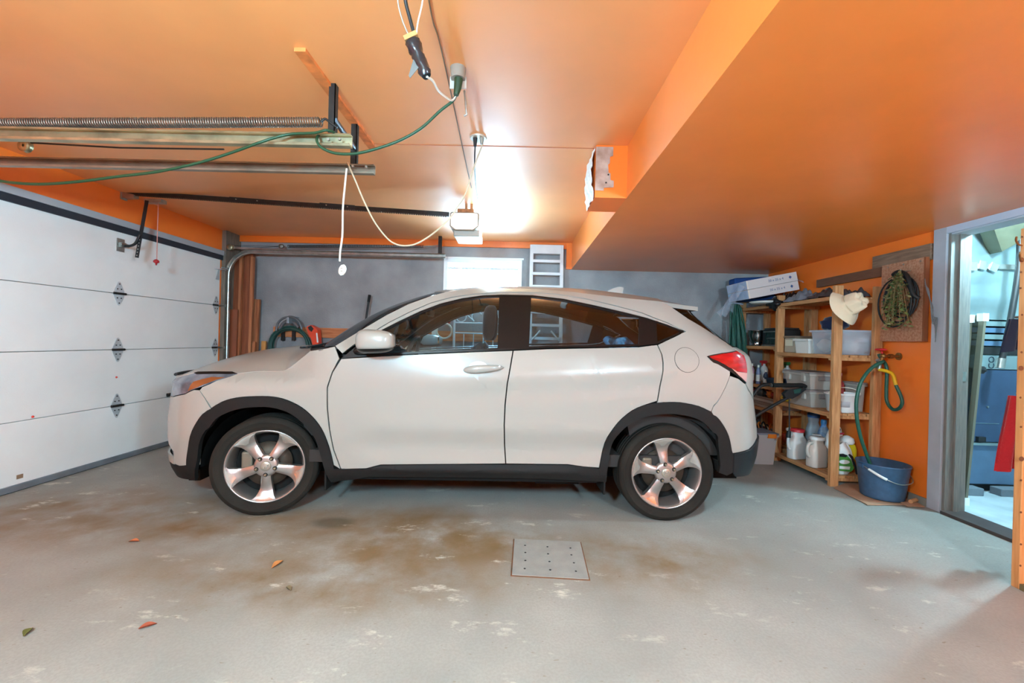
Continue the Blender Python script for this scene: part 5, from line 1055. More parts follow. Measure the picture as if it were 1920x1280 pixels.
def hatf(a, b):
    t = 2*PI*a
    prof = [(.001, .115), (.04, .117), (.066, .105), (.076, .07), (.082, .02), (.086, 0), (.11, -.010), (.135, -.028), (.150, -.045)]
    i = b*(len(prof)-1); j = min(int(i), len(prof)-2); u = i-j; r = prof[j][0]*(1-u)+prof[j+1][0]*u; z = prof[j][1]*(1-u)+prof[j+1][1]*u
    dent = .03*math.exp(-((math.cos(t)*r/.03)**2))*(1 if b < .3 else 0)*(1-b/.3 if b < .3 else 0); fold = .010*math.sin(3*t+1)*(b > .6)*(b-.6)*2.5+.007*math.sin(5*t+8*b)*(b < .6)
    return hcn+HR @ Vector(((r+fold*.6)*math.cos(t)*.95, (r+fold*.6)*math.sin(t)*1.05, z-dent+fold))
k = MB(); k.grid(hatf, 40, 24, closeu=True); vs0 = list(k.v); k.add([Vector(v)-HR @ Vector((0, 0, .003)) for v in vs0], list(k.f), True); k.build('hat', HATM, ht)
k = MB(); k.tube([hcn+HR @ Vector((.0815*math.cos(t)*.96, .0815*math.sin(t)*1.06, .022)) for t in [2*PI*j/32 for j in range(32)]], .004, 5, closed=True); k.build('hat_band', mat('hat_band', (206, 178, 146), .9), ht)
# far unit
t = thing('toaster_oven', 'black toaster oven on the upper shelf of the far unit', 'toaster oven', (2.92, 4.58, 1.182))
part_box('body', (2.82, 4.46, 1.19), (3.03, 4.80, 1.37), plastic('oven_black', (34, 34, 36), .35), t, bev=.012); part_box('door_glass', (2.815, 4.48, 1.21), (2.821, 4.74, 1.34), mat('oven_glass', (40, 50, 48), .08, coat=.5), t); part_box('handle', (2.795, 4.48, 1.335), (2.81, 4.74, 1.348), STEEL, t); part_box('top_tray', (2.83, 4.47, 1.37), (3.02, 4.78, 1.385), mat('tray', (90, 92, 96), .3, .7), t, bev=.004); part_box('bottom_trim', (2.815, 4.46, 1.182), (2.83, 4.80, 1.20), STEEL, t); part_box('door_pull', (2.805, 4.55, 1.265), (2.815, 4.69, 1.273), STEEL, t)
bwl = thing('mixer_bowl', 'stainless steel mixer bowl beside the toaster oven', 'bowl', (2.84, 4.93, 1.182)); k = MB(); k.lathe([(.001, .0), (.06, 0), (.06, .012), (.05, .016), (.085, .06), (.098, .12), (.10, .175), (.105, .178), (.10, .182), (.092, .17), (.08, .06), (.001, .03)], (2.84, 4.93, 1.182), 'Z', 32); k.build('bowl', mat('stainless', (196, 198, 200), .18, 1), bwl); k = MB(); k.box((2.78, 4.83, 1.182), (2.95, 5.05, 1.19)); k.build('base', BLACKP, bwl)
def bottle(name, label, x, y, z, r, h, m, capm, spray=False):
    o = thing(name, label, 'bottle', (x, y, z), group='bottles on the far shelf'); k = MB(); k.lathe([(.001, 0), (r, 0), (r, h*.62), (r*.8, h*.75), (r*.35, h*.86), (r*.35, h*.92), (.001, h*.92)], (x, y, z), 'Z', 16); k.build('body', m, o)
    if spray:
        k = MB(); k.box((x-.05, y-.012, z+h*.95), (x+.03, y+.012, z+h*1.07), bev=.005); k.box((x-.03, y-.006, z+h*.83), (x-.02, y+.006, z+h*.96)); k.cyl((x, y, z+h*.88), (x, y, z+h), .012); k.build('trigger', capm, o)
    else: MB().cyl((x, y, z+h*.9), (x, y, z+h*1.03), r*.42, n=12).build('cap', capm, o)
    k = MB(); k.lathe([(r*1.015, h*.15), (r*1.015, h*.5)], (x, y, z), 'Z', 16); k.build('label_band', plastic('lbl_'+name, (220, 214, 210)), o)
bz = .747
o = thing('red_lid_jar', 'jar with red lid leftmost on the spray bottle shelf', 'jar', (2.80, 5.03, bz)); MB().cyl((2.80, 5.03, bz), (2.80, 5.03, bz+.15), .05, n=20).build('body', plastic('jar_grey', (196, 184, 180)), o); MB().cyl((2.80, 5.03, bz+.15), (2.80, 5.03, bz+.20), .055, n=20).build('lid', plastic('lid_red', (156, 36, 44)), o)
bottle('spray_bottle', 'pink tinted bottle with white nozzle beside the red-lidded jar', 2.78, 4.92, bz, .03, .22, plastic('pinkish', (190, 140, 160)), WHITEC)
bottle('spray_bottle', 'slim white nozzle bottle third from the red-lidded jar', 2.80, 4.82, bz, .026, .21, plastic('blueish', (120, 130, 160)), WHITEC)
bottle('spray_bottle', 'red trigger spray bottle behind the slim nozzle bottles', 2.90, 4.88, bz, .04, .25, plastic('palewhite', (214, 210, 206)), plastic('trig_red', (186, 40, 44)), True)
bottle('spray_bottle', 'white spray bottle with green trigger beside the shelf post', 2.96, 4.56, bz, .045, .25, plastic('milk', (220, 214, 208)), plastic('trig_green', (48, 116, 60)), True)
bottle('spray_bottle', 'small dark bottle between the red and green triggers', 2.82, 4.71, bz, .025, .16, plastic('darkblue', (50, 60, 84)), WHITEC)
part = tub('blue_basket', 'dark blue basket in front of the bottles on the far shelf', 'basket', 2.775, 2.9, 4.455, 4.63, bz, .09, plastic('basket_blue', (36, 44, 62)), taper=.01)
for i, (dy, h, c) in enumerate(((4.45, .03, (172, 156, 146)), (4.44, .03, (150, 132, 122)), (4.46, .03, (184, 172, 164)), (4.45, .025, (140, 120, 108)))):
    z = .502+sum((.03, .03, .03, .025)[:i]); tag(MB().box((2.76+.006*i, dy, z), (3.05, 5.08-.03*i, z+h-.002)).build('flat_box', plastic('flat%d' % i, c, .7)), ('lowest', 'second', 'third', 'topmost')[i]+' flat carton in the pile on the far shelf', 'carton', 'flat cartons')
rr = random.Random(3)
cl_ = [((176, 60, 40), 'red'), ((206, 110, 36), 'orange'), ((40, 40, 44), 'black'), ((70, 66, 64), 'dark grey'), ((190, 184, 176), 'pale grey'), ((150, 40, 48), 'crimson'), ((60, 70, 84), 'slate'), ((200, 130, 60), 'tan')]
for lev, z0, n in (('among the clutter above the flat cartons', .617, 8), ('in the clutter on the lowest far shelf', .102, 16)):
    for i in range(n):
        c, nm = cl_[i % 8]; y = 4.47+.62*((i % 8)+.5)/8; x = 2.80+.10*(i//8)+.03*rr.random(); r = .035+.012*rr.random()
        k = lump((x, y, z0+r*.9+(.07 if i >= 8 else 0)), r, (1, .9, .9), i*7+int(z0*100), .22); tag(k.build('shelf_clutter', plastic('clut'+nm, c, .4)), f'small {nm} odds-and-ends bundle {lev}' if i < 8 else f'{nm} tool pouch at the back of the clutter on the lowest far shelf', 'bundle', 'clutter on the far shelf')
for i in range(8):
    y = 4.5+.07*i; k = MB(); k.tube(smooth_path([(2.78, y, .20+.02*(i % 3)), (2.76, y+.02, .30), (2.80, y+.05, .33-.02*(i % 2)), (2.83, y+.03, .24)], 5), .008, 6); tag(k.build('tangled_cable', BLACKC if i % 3 else plastic('cord_orange', (214, 110, 30))), ('nearest', 'second nearest', 'third nearest', 'fourth nearest', 'fourth farthest', 'third farthest', 'second farthest', 'farthest')[i]+' tangled cable loop in the row on the lowest far shelf', 'cable', 'tangled cables')
gb_ = tub('grey_bin', 'light grey plastic bin with lid on the floor behind the car', 'bin', 2.36, 2.62, 4.16, 4.40, 0, .30, plastic('bin_lgrey', (166, 160, 158), .5), plastic('lid_bluegrey', (112, 118, 132), .5), taper=.02)
part_box('orange_tag', (2.52, 4.14, .27), (2.60, 4.155, .31), plastic('tag_orange', (220, 120, 30)), gb_)
# green hose bundle on the corner post
gh = thing('hose_bundle', 'bundle of dark green hose hanging from the top of the far shelf', 'hose', (2.66, 5.0, 1.0)); c0 = P(1380, 566, Y=4.95)
rr = random.Random(11)
for i in range(16):
    u = (i/15-.5); bt = P(1366+34*(i/15), 700, Y=4.95+.06*math.sin(i)); mid = P(1368+31*(i/15), 640, Y=4.95+.06*math.sin(i*1.3))
    MB().tube(smooth_path([c0+Vector((u*.07, .03*math.sin(i), -.01)), c0+Vector((u*.11, .03*math.sin(i*2), -.12)), mid, bt, bt+Vector((.01*math.sin(i), 0, -.25))], 5), .0095, 6).build('strand', HOSEG, gh)
MB().tube([c0+Vector((.075*math.cos(t), .05*math.sin(t), -.02+.01*math.sin(2*t))) for t in [2*PI*j/20 for j in range(20)]], .012, 6, closed=True).build('tie', film('bag_clear2', (190, 196, 210), .6), gh)
# filter boxes
FB = mat('carton_white', (216, 204, 200), .7); FBE = mat('carton_blue', (150, 172, 208), .6, col2=(196, 206, 222), vscale=8); BLUEINK = mat('blue_ink', (70, 96, 140), .7)
fo = P(1405, 560, Y=4.50); til = RY(math.radians(-12))
for i, lb in enumerate(('lower white filter carton tilted on top of the far shelf', 'upper white filter carton tilted on top of the far shelf')):
    o = thing('filter_box', lb, 'box', fo+Vector((.27, .2, .098*i)), group='furnace filter boxes')
    k = MB(); k.box(fo+Vector((0, 0, .099*i)), fo+Vector((.545, .42, .099*i+.096)), til, fo); k.build('carton', FB, o)
    k = MB(); k.box(fo+Vector((-.0015, .004, .099*i+.003)), fo+Vector((.0, .416, .099*i+.093)), til, fo); tag(k.build('blue_end', FBE, o), 'blue printed end')
    k = MB(); k.box(fo+Vector((-.001, -.0015, .099*i+.002)), fo+Vector((.012, .0, .099*i+.094)), til, fo); k.build('edge_strip', mat('carton_cream', (232, 216, 200), .7), o)
    org = fo+til @ Vector((.315, -.001, .099*i+.050)); put_text('20 x 25 x 4', .036, 'size_print', BLUEINK, org, til @ Vector((1, 0, 0)), til @ Vector((0, 0, 1)), o)
    org = fo+til @ Vector((.47, -.001, .099*i+.05)); k = MB(); k.prism([org+til @ Vector((.016*math.cos(t), 0, .018*math.sin(t))) for t in [PI/2*j for j in range(4)]], (0, -.001, 0)); k.build('logo_print', BLUEINK, o)
pw = film('poly_wrap', (206, 212, 226), .34, .12)
def wrap(a, b):
    base = Vector((-.012-.20*b-.02*math.sin(9*a+4*b), .02+.36*a, .19*(1-b)*(.3+.7*math.sin(PI*min(1, a+.2)))-.12*b+.03*math.sin(15*a)*b)); return fo+til @ base
k = MB(); k.grid(wrap, 18, 10, smooth=False); tag(k.build('plastic_wrap', pw), 'torn clear plastic wrap drooping off the end of the cartons', 'plastic wrap')
k = MB(); k.grid(lambda a, b: fo+til @ Vector((.55+.09*b+.015*math.sin(12*a), .05+.2*a, .10+.10*(1-b)*math.sin(PI*a)+.02*math.sin(9*a+5*b)-.02*b)), 10, 6, smooth=False)
tag(k.build('plastic_wrap', pw), 'loose plastic wrap puffed at the wall end of the cartons', 'plastic wrap')
a, b = P(1366, 522, Y=5.12), P(1440, 512, Y=5.12); k = MB(); k.box((a.x, 4.96, 1.715), (b.x, 5.11, a.z), RY(math.radians(-4)), bev=.02); tag(k.build('blue_foam', mat('blue_foam', (24, 66, 128), .8, var=.15)), 'dark blue foam slab behind the filter cartons in the corner', 'foam')
k = MB(); k.lathe([(.001, 0), (.13, 0), (.16, .018), (.155, .022), (.12, .008), (.001, .006)], P(1436, 566, Y=4.5)+Vector((0, 0, -.02)), 'Z', 28); tag(k.build('white_plate', plastic('plate_white', (214, 206, 196))), 'white plate lying under the filter cartons', 'plate')
tag(MB().box((2.80, 4.5, 1.632), (3.08, 5.0, 1.672)).build('grey_board', plastic('board_grey', (110, 112, 120), .6)), 'grey board lying beneath the tilted filter cartons', 'board')
# push handle of a machine parked behind the car
mw = thing('lawn_mower', 'black folding push handle of a machine behind the car', 'lawn mower', (2.25, 4.15, 0))
def T3(pts, y): return [P(x, yy, Y=y) for x, yy in pts]
MB().tube(smooth_path(T3([(1404, 752), (1414, 738), (1426, 724), (1438, 721), (1450, 722)], 3.95), 5), .016, 8).build('upper_tube', BLACKP, mw)
MB().tube(smooth_path(T3([(1449, 722), (1470, 722), (1490, 722), (1504, 722), (1511, 726)], 3.9), 5), [.02]*20+[.014], 10).build('foam_grip', RUBBER, mw)
MB().tube(T3([(1445, 722), (1453, 722)], 3.92), .019, 10).build('collar', STEEL, mw)
MB().tube(smooth_path(T3([(1395, 797), (1420, 778), (1450, 760), (1478, 745)], 3.9), 4), .014, 8).build('lower_tube', BLACKP, mw)
k = pxprism([(1470, 738), (1478, 731), (1490, 730), (1508, 726), (1512, 730), (1496, 742), (1485, 748), (1474, 746)], 3.88, .04); k.build('lever_block', BLACKP, mw)
k = pxprism([(1488, 731), (1503, 728), (1500, 736), (1490, 738)], 3.877, .004); k.build('lever_insert', plastic('teal_dark', (30, 70, 62)), mw)
MB().tube(T3([(1480, 748), (1480, 800), (1479, 812)], 3.88), .006, 6).build('hanging_cable', BLACKC, mw); MB().cyl(P(1479, 808, Y=3.88), P(1478, 820, Y=3.88), .018, .02, 12).build('cable_end', BLACKP, mw)
k = MB(); a0_, b0_ = P(1395, 797, Y=3.9), P(1404, 752, Y=3.95); k.tube([a0_, (a0_.x-.12, 4.05, .35), (a0_.x-.18, 4.15, .16)], .014, 8); k.tube([b0_, (b0_.x-.14, 4.2, .40), (b0_.x-.20, 4.25, .16)], .016, 8); k.build('frame', BLACKP, mw)
k = MB(); k.box((1.80, 4.02, .08), (2.12, 4.42, .24), bev=.04); k.build('deck', plastic('deck_dark', (60, 40, 36)), mw)
for x in (1.84, 2.08):
    for y in (4.0, 4.44): MB().cyl((x, y-.02, .075), (x, y+.02, .075), .075, n=20).build('wheel', RUBBER, mw)
# ---------------------------------------------------------------- right wall
a, b = P(1586, 531, X=XR), P(1647, 520, X=XR)
tag(MB().box((XR-.03, 3.58, 1.80), (XR, 4.35, 1.88)).build('wall_board', mat('brown_board', (112, 72, 50), .6, var=.15, stretch=(10, 1, 10))), 'dark brown board fixed to the orange wall above the shelf', 'board')
tag(MB().box((XR-.025, 3.17, 1.865), (XR, 3.68, 1.985), RX(-.0)).build('pegboard_rail', mat('weathered_board', (146, 118, 96), .7, col2=(112, 86, 66), vscale=6, stretch=(10, 1, 10))), 'weathered plank across the top of the particle board', 'board')
pg = thing('particle_board', 'speckled particle board panel hung on the orange wall by the doorway', 'board', (XR-.03, 3.36, 1.24))
PBM = mat('particle', (190, 140, 110), .7, col2=(162, 104, 72), vscale=60, detail=2)
part_box('panel', (XR-.045, 3.19, 1.245), (XR-.026, 3.56, 1.885), PBM, pg)
part_box('edge_strip', (XR-.05, 3.175, 1.245), (XR-.02, 3.19, 1.885), mat('edge_brown', (140, 78, 44), .7), pg)
for y in (3.22, 3.36, 3.50): MB().cyl((XR-.046, y, 1.86), (XR-.05, y, 1.86), .006, n=8).build('screw', STEEL, pg)
cx_ = XR-.07; cy, cz = 3.33, 1.63
co = thing('cable_coil', 'coil of black cable hanging on the particle board', 'cable', (cx_, cy, cz))
k = MB()
for i in range(5):
    r = .105+.012*i; oy = .03*math.sin(i*2.1); k.tube([(cx_-.012*i, cy+oy+r*.95*math.cos(t), cz-.02*i*.5+r*1.25*math.sin(t)-.01*i) for t in [2*PI*j/28 for j in range(28)]], .0065, 6, closed=True)
k.build('loops', BLACKC, co)
k = MB(); k.tube(smooth_path([(cx_-.03, cy+.06, cz+.15), (cx_-.04, cy, cz+.165), (cx_-.04, cy-.07, cz+.12), (cx_-.04, cy-.12, cz-.02), (cx_-.02, cy-.15, cz-.06)], 5), .016, 8); k.build('plug_end', BLACKP, co)
MB().tube([(XR-.046, 3.30, 1.80), (XR-.12, 3.30, 1.79), (XR-.125, 3.30, 1.81)], .004, 6).build('hook', STEEL, co)
hb2 = thing('dried_herbs', 'hanging bunch of dried green leafy stems on the particle board', 'herbs', (XR-.14, 3.30, 1.5))
rr = random.Random(5); stems = MB(); top = Vector((XR-.13, 3.30, 1.80)); lv = MB()
for i in range(44):
    an = rr.uniform(0, 2*PI); sp_ = rr.uniform(.01, .13); e = top+Vector((-.03+.4*sp_*math.cos(an), sp_*math.sin(an)*1.1, -rr.uniform(.26, .48))); m_ = top.lerp(e, .5)+Vector((-.01, .012*math.sin(an), 0)); pth = smooth_path([top+Vector((0, .008*math.sin(an), 0)), m_, e], 5)
    stems.tube(pth, .0018, 4)
    for q in range(16):
        t = rr.uniform(.22, 1); c = pth[min(len(pth)-1, int(t*len(pth)))]+Vector((rr.uniform(-.02, .02), rr.uniform(-.02, .02), rr.uniform(-.02, .02)))
        d = Vector((rr.uniform(-1, 1), rr.uniform(-1, 1), rr.uniform(-1, .3))).normalized()*rr.uniform(.02, .038); n_ = d.orthogonal().normalized()*.0095
        lv.add([c-d*.5, c+n_, c+d*.5, c-n_], [(0, 1, 2, 3)], False, q % 3)
stems.build('stems', mat('stem_tan', (140, 116, 72), .8), hb2)
lo = lv.build('leaves', [mat('herb_a', (104, 116, 56), .8), mat('herb_b', (72, 88, 44), .8), mat('herb_c', (140, 136, 92), .8)], hb2, fix=False); lo['kind'] = 'stuff'
wc = thing('loose_wires', 'loose thin grey wires dangling on the door casing', 'wires', (XR-.03, 3.12, 1.5))
for i in range(5): MB().tube(smooth_path([(XR-.05, 3.18, 1.72-.015*i), (XR-.06, 3.15-.004*i, 1.62), (XR-.045, 3.12, 1.50-.03*i), (XR-.04, 3.13-.01*i, 1.42), (XR-.03, 3.11, 1.36-.03*i)], 5), .0022, 5).build('wire', mat('wire_grey', (120, 124, 126), .5), wc)
# tap and hoses
BRASS = mat('brass', (156, 110, 60), .4, .8, var=.2)
fz = P(1686, 668, X=XR); fy, fzz = fz.y, fz.z
tp = thing('wall_tap', 'brass wall tap with red handle on the orange wall', 'tap', (XR, fy, fzz))
k = MB(); k.cyl((XR, fy, fzz), (XR-.008, fy, fzz), .03, n=16); k.cyl((XR, fy, fzz), (XR-.13, fy-.0, fzz), .011, n=12); k.cyl((XR-.055, fy, fzz), (XR-.085, fy, fzz), .018, n=8); k.ball((XR-.13, fy, fzz), .022, 12, 8); k.cyl((XR-.13, fy, fzz), (XR-.15, fy, fzz-.05), .013, n=12); k.build('body', BRASS, tp)
k = MB(); k.cyl((XR-.13, fy, fzz), (XR-.145, fy, fzz+.045), .006, n=8); k.grid(lambda a, b: Vector((XR-.147, fy, fzz+.052))+Vector(((.036+.006*math.cos(10*PI*a))*math.cos(2*PI*a)*math.sin(PI*b), (.036+.006*math.cos(10*PI*a))*math.sin(2*PI*a)*math.sin(PI*b), -.012*math.cos(PI*b))), 30, 8, closeu=True); tag(k.build('handle', mat('tap_red', (200, 26, 34), .4), tp), 'red wheel handle')
k = MB(); j0 = Vector((XR-.155, fy, fzz-.06)); k.cyl(j0, j0+Vector((-.05, -.01, -.03)), .014, n=12); k.cyl(j0, j0+Vector((-.01, -.005, -.05)), .014, n=12); k.cyl(j0+Vector((-.02, 0, .03)), j0, .016, n=12); k.build('splitter', STEEL, tp)
bx_, by_ = 2.935, 3.33
wh = [j0+Vector((-.05, -.01, -.03)), P(1655, 678, Y=fy-.05), P(1634, 690, Y=fy-.07), P(1615, 715, Y=fy-.08), P(1606, 750, Y=fy-.08), P(1607, 785, Y=fy-.08), P(1614, 820, Y=fy-.07), P(1624, 850, Y=fy-.06), P(1632, 872, Y=fy-.05), P(1636, 895, Y=fy-.04)]
cord('garden_hose', 'green hose curving from the wall tap into the blue bucket', wh, .013, HOSEG, 'hose', 6, 10)
lh = thing('hose_loop', 'short green hose loop with yellow end hanging from the tap', 'hose', P(1676, 767, X=XR-.12))
yp = [j0+Vector((-.01, -.005, -.05)), P(1672, 700, X=XR-.13), P(1680, 722, X=XR-.13), P(1690, 745, X=XR-.12), P(1691, 758, X=XR-.12), P(1683, 767, X=XR-.12), P(1672, 766, X=XR-.12), P(1663, 752, X=XR-.12), P(1662, 730, X=XR-.12), P(1663, 700, X=XR-.12), P(1661, 684, X=XR-.12), P(1652, 672, X=XR-.12), P(1648, 664, X=XR-.12)]
ypp = smooth_path(yp, 6); MB().tube(ypp[12:], .0125, 10).build('hose', HOSEG, lh); MB().tube(ypp[:13], .0135, 10).build('yellow_sleeve', mat('yellow_sleeve', (222, 170, 20), .4), lh)
# bucket
bu = thing('blue_bucket', 'blue metal bucket standing on flattened cardboard by the orange wall', 'bucket', (bx_, by_, .012))
BLU = mat('bucket_blue', (62, 92, 122), .45, .2, var=.12, vscale=30)
k = MB(); k.lathe([(.001, .004), (.128, .004), (.132, 0), (.136, .004), (.138, .02), (.166, .255), (.171, .262), (.171, .27), (.164, .27), (.134, .02), (.001, .012)], (bx_, by_, .012), 'Z', 44); k.build('body', BLU, bu)
hp_ = smooth_path([(bx_-.168, by_-.02, .255), (bx_-.12, by_-.15, .20), (bx_-.02, by_-.185, .165), (bx_+.10, by_-.15, .185), (bx_+.168, by_+.01, .25)], 6)
MB().tube(hp_, .0035, 6).build('bail', STEEL, bu); MB().tube(hp_[2:8], .010, 8).build('grip', mat('grip_white', (224, 222, 216), .5), bu)
for sx in (-1, 1): MB().box((bx_+sx*.172-.006, by_-.02, .24), (bx_+sx*.172+.006, by_+.02, .27)).build('ear', BLU, bu)
CARD = mat('cardboard', (178, 134, 106), .85, col2=(160, 118, 90), vscale=6)
cdp = [(1563, 915), (1620, 943), (1626, 947), (1714, 947), (1706, 938), (1668, 918), (1630, 902), (1585, 906)]
k = MB(); k.prism([P(x, y, Z=.004)+Vector((0, 0, 0)) for x, y in cdp], (0, 0, .005)); cdo = thing('cardboard_sheet', 'flattened cardboard under the blue bucket', 'cardboard', (2.9, 3.3, 0)); k.build('sheet', CARD, cdo)
part_box('flap', (2.96, 3.14, .008), (3.09, 3.20, .014), CARD, cdo, RX(.15))
tag(MB().cyl((3.02, 3.18, .03), (3.10, 3.22, .03), .014, n=12).build('cardboard_roll', mat('card_tan', (196, 150, 104), .8)), 'short cardboard roll on the floor beside the blue bucket', 'cardboard')
# ---------------------------------------------------------------- doorway and furnace room
CAS = mat('casing_grey', (176, 180, 188), .6, var=.06); JAM = mat('jamb_grey', (134, 128, 120), .7, col2=(112, 108, 104), vscale=9, stretch=(12, 12, 1))
dr = struct(MB().box((XR-.018, JY1, 0), (XR, JY1+.095, JZ+.05), bev=.003).build('door_1', CAS))
part_box('head_casing', (XR-.018, JY0-.1, JZ-.01), (XR, JY1, JZ+.05), mat('casing_blue', (186, 198, 216), .55), dr)
part_box('jamb', (XR-.002, JY1-.02, 0), (XR+.145, JY1, JZ), JAM, dr); part_box('door_stop', (XR+.05, JY1-.034, 0), (XR+.09, JY1-.02, JZ), JAM, dr); part_box('head_jamb', (XR-.002, JY0, JZ-.02), (XR+.145, JY1-.02, JZ), CAS, dr); part_box('jamb', (XR-.002, JY0, 0), (XR+.145, JY0+.02, JZ-.02), JAM, dr)
part_box('strike_plate', (XR+.10, JY1-.0225, .96), (XR+.13, JY1-.0195, 1.03), STEEL, dr)
part_box('threshold', (XR-.03, JY0+.02, 0), (XR+.145, JY1-.02, .022), mat('threshold_dark', (74, 62, 58), .5, var=.15), dr)
FW = mat('furnace_room_wall', (150, 160, 160), .8)
fx0, fx1, fy0, fy1 = XR+.14, 5.2, 1.6, 4.7
struct(MB().box((fx0, fy0, -.1), (fx1, fy1, .004)).build('floor_furnace_room', mat('pale_concrete', (176, 186, 190), .7, var=.15, vscale=5, bump=.2)))
struct(MB().box((fx0, fy0, 2.42), (fx1, fy1, 2.5)).build('ceiling_furnace_room', FW))
struct(MB().box((fx1, fy0, 0), (fx1+.1, fy1, 2.5)).build('wall_furnace_right', FW)); struct(MB().box((fx0, fy1, 0), (fx1, fy1+.1, 2.5)).build('wall_furnace_back', FW)); struct(MB().box((fx0, fy0-.1, 0), (fx1, fy0, 2.5)).build('wall_furnace_front', FW))
fb = MB(); fb.box((XR+.14, JY1, 0), (XR+.15, fy1, 2.5)); struct(fb.build('wall_furnace_left', FW))
FY = 3.52; fn = thing('furnace', 'blue-grey sheet metal furnace cabinet in the side room', 'furnace', (3.95, 3.9, 0))
FBL = mat('furnace_blue', (92, 118, 146), .4, .4, var=.1); FBD = mat('furnace_dark_blue', (62, 82, 110), .4, .35, var=.1); SHEET = mat('sheet_metal', (176, 196, 198), .32, .85, var=.12, vscale=4)
part_box('lower_panel', (3.64, FY, .07), (4.5, 4.5, .40), FBL, fn, bev=.006); part_box('ledge', (3.63, FY-.02, .40), (4.52, FY+.02, .42), SHEET, fn); part_box('upper_panel', (3.62, FY-.005, .425), (4.5, 4.5, 1.03), FBD, fn, bev=.006)
part_box('control_band', (3.62, FY-.01, 1.035), (4.5, 4.5, 1.15), SHEET, fn, bev=.004); part_box('vent_slot', (3.64, FY-.004, 1.16), (4.5, 4.4, 1.22), BLACKP, fn)
for i in range(4): part_box('louvre', (3.62, FY-.012, 1.23+.055*i), (4.5, 4.4, 1.27+.055*i), SHEET if i % 2 else FBL, fn)
part_box('base_plinth', (3.66, FY+.05, .004), (4.5, 4.4, .07), BLACKP, fn); part_box('latch', (3.86, FY-.03, .43), (3.92, FY, .47), BLACKP, fn)
put_text('CO', .07, 'marking', mat('co_ink', (60, 74, 90), .6), (3.97, FY-.012, 1.09), (0, 0, 1), (-1, 0, 0), fn)
MB().box((3.70, FY-.008, .58), (4.05, FY-.005, .583)).build('panel_seam', SHEET, fn)
for x, z in ((3.72, .72), (3.95, .72), (3.75, .9)): MB().cyl((x, FY-.005, z), (x, FY-.012, z), .008, n=8).build('screw', STEEL, fn)
du = thing('duct', 'shiny galvanised plenum and ducts above the furnace', 'duct', (4, 3.9, 1.45))
def dent(a, b): return Vector((3.66+.84*a, FY+.01+.012*math.sin(7*a+3*b)+.008*math.sin(12*b), 1.45+.42*b))
k = MB(); k.grid(dent, 14, 8); k.box((3.66, FY+.04, 1.452), (4.5, 4.4, 1.87)); k.build('plenum', SHEET, du)
part_box('flange', (3.64, FY-.02, 1.87), (4.52, 4.42, 1.91), STEEL, du); k = MB(); k.prism([(3.68, FY+.02, 1.91), (4.4, FY+.02, 1.91), (4.3, FY+.02, 2.42), (3.72, FY+.02, 2.42)], (0, .6, 0)); k.build('riser', SHEET, du)
k = MB(); k.prism([(3.62, 3.30, 2.41), (4.3, 2.9, 2.41), (4.1, 3.3, 2.15), (3.95, 3.44, 2.0)], (.02, .12, .0)); k.build('slanted_duct', mat('dark_duct', (90, 88, 70), .5, .5, var=.2), du)
for i, (x, z) in enumerate(((3.78, 1.89), (3.86, 1.90), (3.95, 1.885))): part_box('foil_tape', (x-.03, FY-.03, z-.04), (x+.03, FY-.021, z+.03), mat('foil', (224, 230, 230), .2, .9), du, RY(.2*i))
pp = thing('flue_hose', 'black pipe and hose strapped beside the furnace plenum', 'pipe', (4.05, 3.4, 1.0)); MB().tube(smooth_path([(4.02, 3.38, 2.3), (4.02, 3.38, 1.9), (3.98, 3.38, 1.55), (3.93, 3.38, 1.25), (3.90, 3.38, 1.10)], 5), .02, 8).build('hose', BLACKC, pp); MB().cyl((3.90, 3.38, 1.13), (3.89, 3.38, 1.05), .028, n=12).build('end', STEEL, pp)
k = lump((3.80, FY-.06, 1.03), .05, (1.4, .5, .7), 9); k.build('wire_nest', BLACKC, pp)
# blocks on the floor in front of the furnace
for i, (x, lbn) in enumerate(((3.62, 'grey concrete block left under the furnace front'), (3.98, 'grey concrete block right under the furnace front'))): tag(MB().box((x, FY-.10, .004), (x+.22, FY-.01, .065), bev=.006).build('concrete_block', mat('block', (104, 112, 120), .9, bump=.3)), lbn, 'block', 'concrete blocks')
# window screens leaning by the jamb
def screen(label, b0, t0, w, h_, m):
    o = thing('window_screen', label, 'screen', b0, group='window screens'); b0, t0 = Vector(b0), Vector(t0); up = (t0-b0); wv = Vector(w); n_ = up.cross(wv).normalized()*.02
    def bar(p, q, s, name):
        d = (q-p).normalized(); e = d.cross(n_).normalized()*s; k = MB(); k.prism([p-e, p+e, q+e, q-e], n_); return k.build(name, m, o)
    bar(b0, t0, .018, 'stile'); bar(b0+wv, t0+wv, .018, 'stile'); bar(t0, t0+wv, .018, 'rail'); bar(b0, b0+wv, .018, 'rail')
    k = MB(); k.prism([b0, b0+wv, t0+wv, t0], n_*.15); k.build('mesh', film('mesh_'+label[:5], (84, 84, 66), .75, .7), o)
    for p in (t0, b0):
        c = p+n_*.5; k = MB(); k.box(c-Vector((.022, .022, .03)), c+Vector((.022, .022, .03))); k.build('corner_cap', WHITEP, o)
SCM = mat('bronze_frame', (132, 122, 104), .45, .5)
screen('bronze framed window screen leaning nearest the doorway', (3.475, 3.225, .03), (3.57, 3.215, 1.44), (-.02, .45, 0), .02, SCM)
screen('darker window screen leaning behind the nearest one', (3.43, 3.26, .03), (3.525, 3.27, 1.43), (-.03, .45, 0), .02, mat('dark_frame', (104, 98, 84), .5, .4))
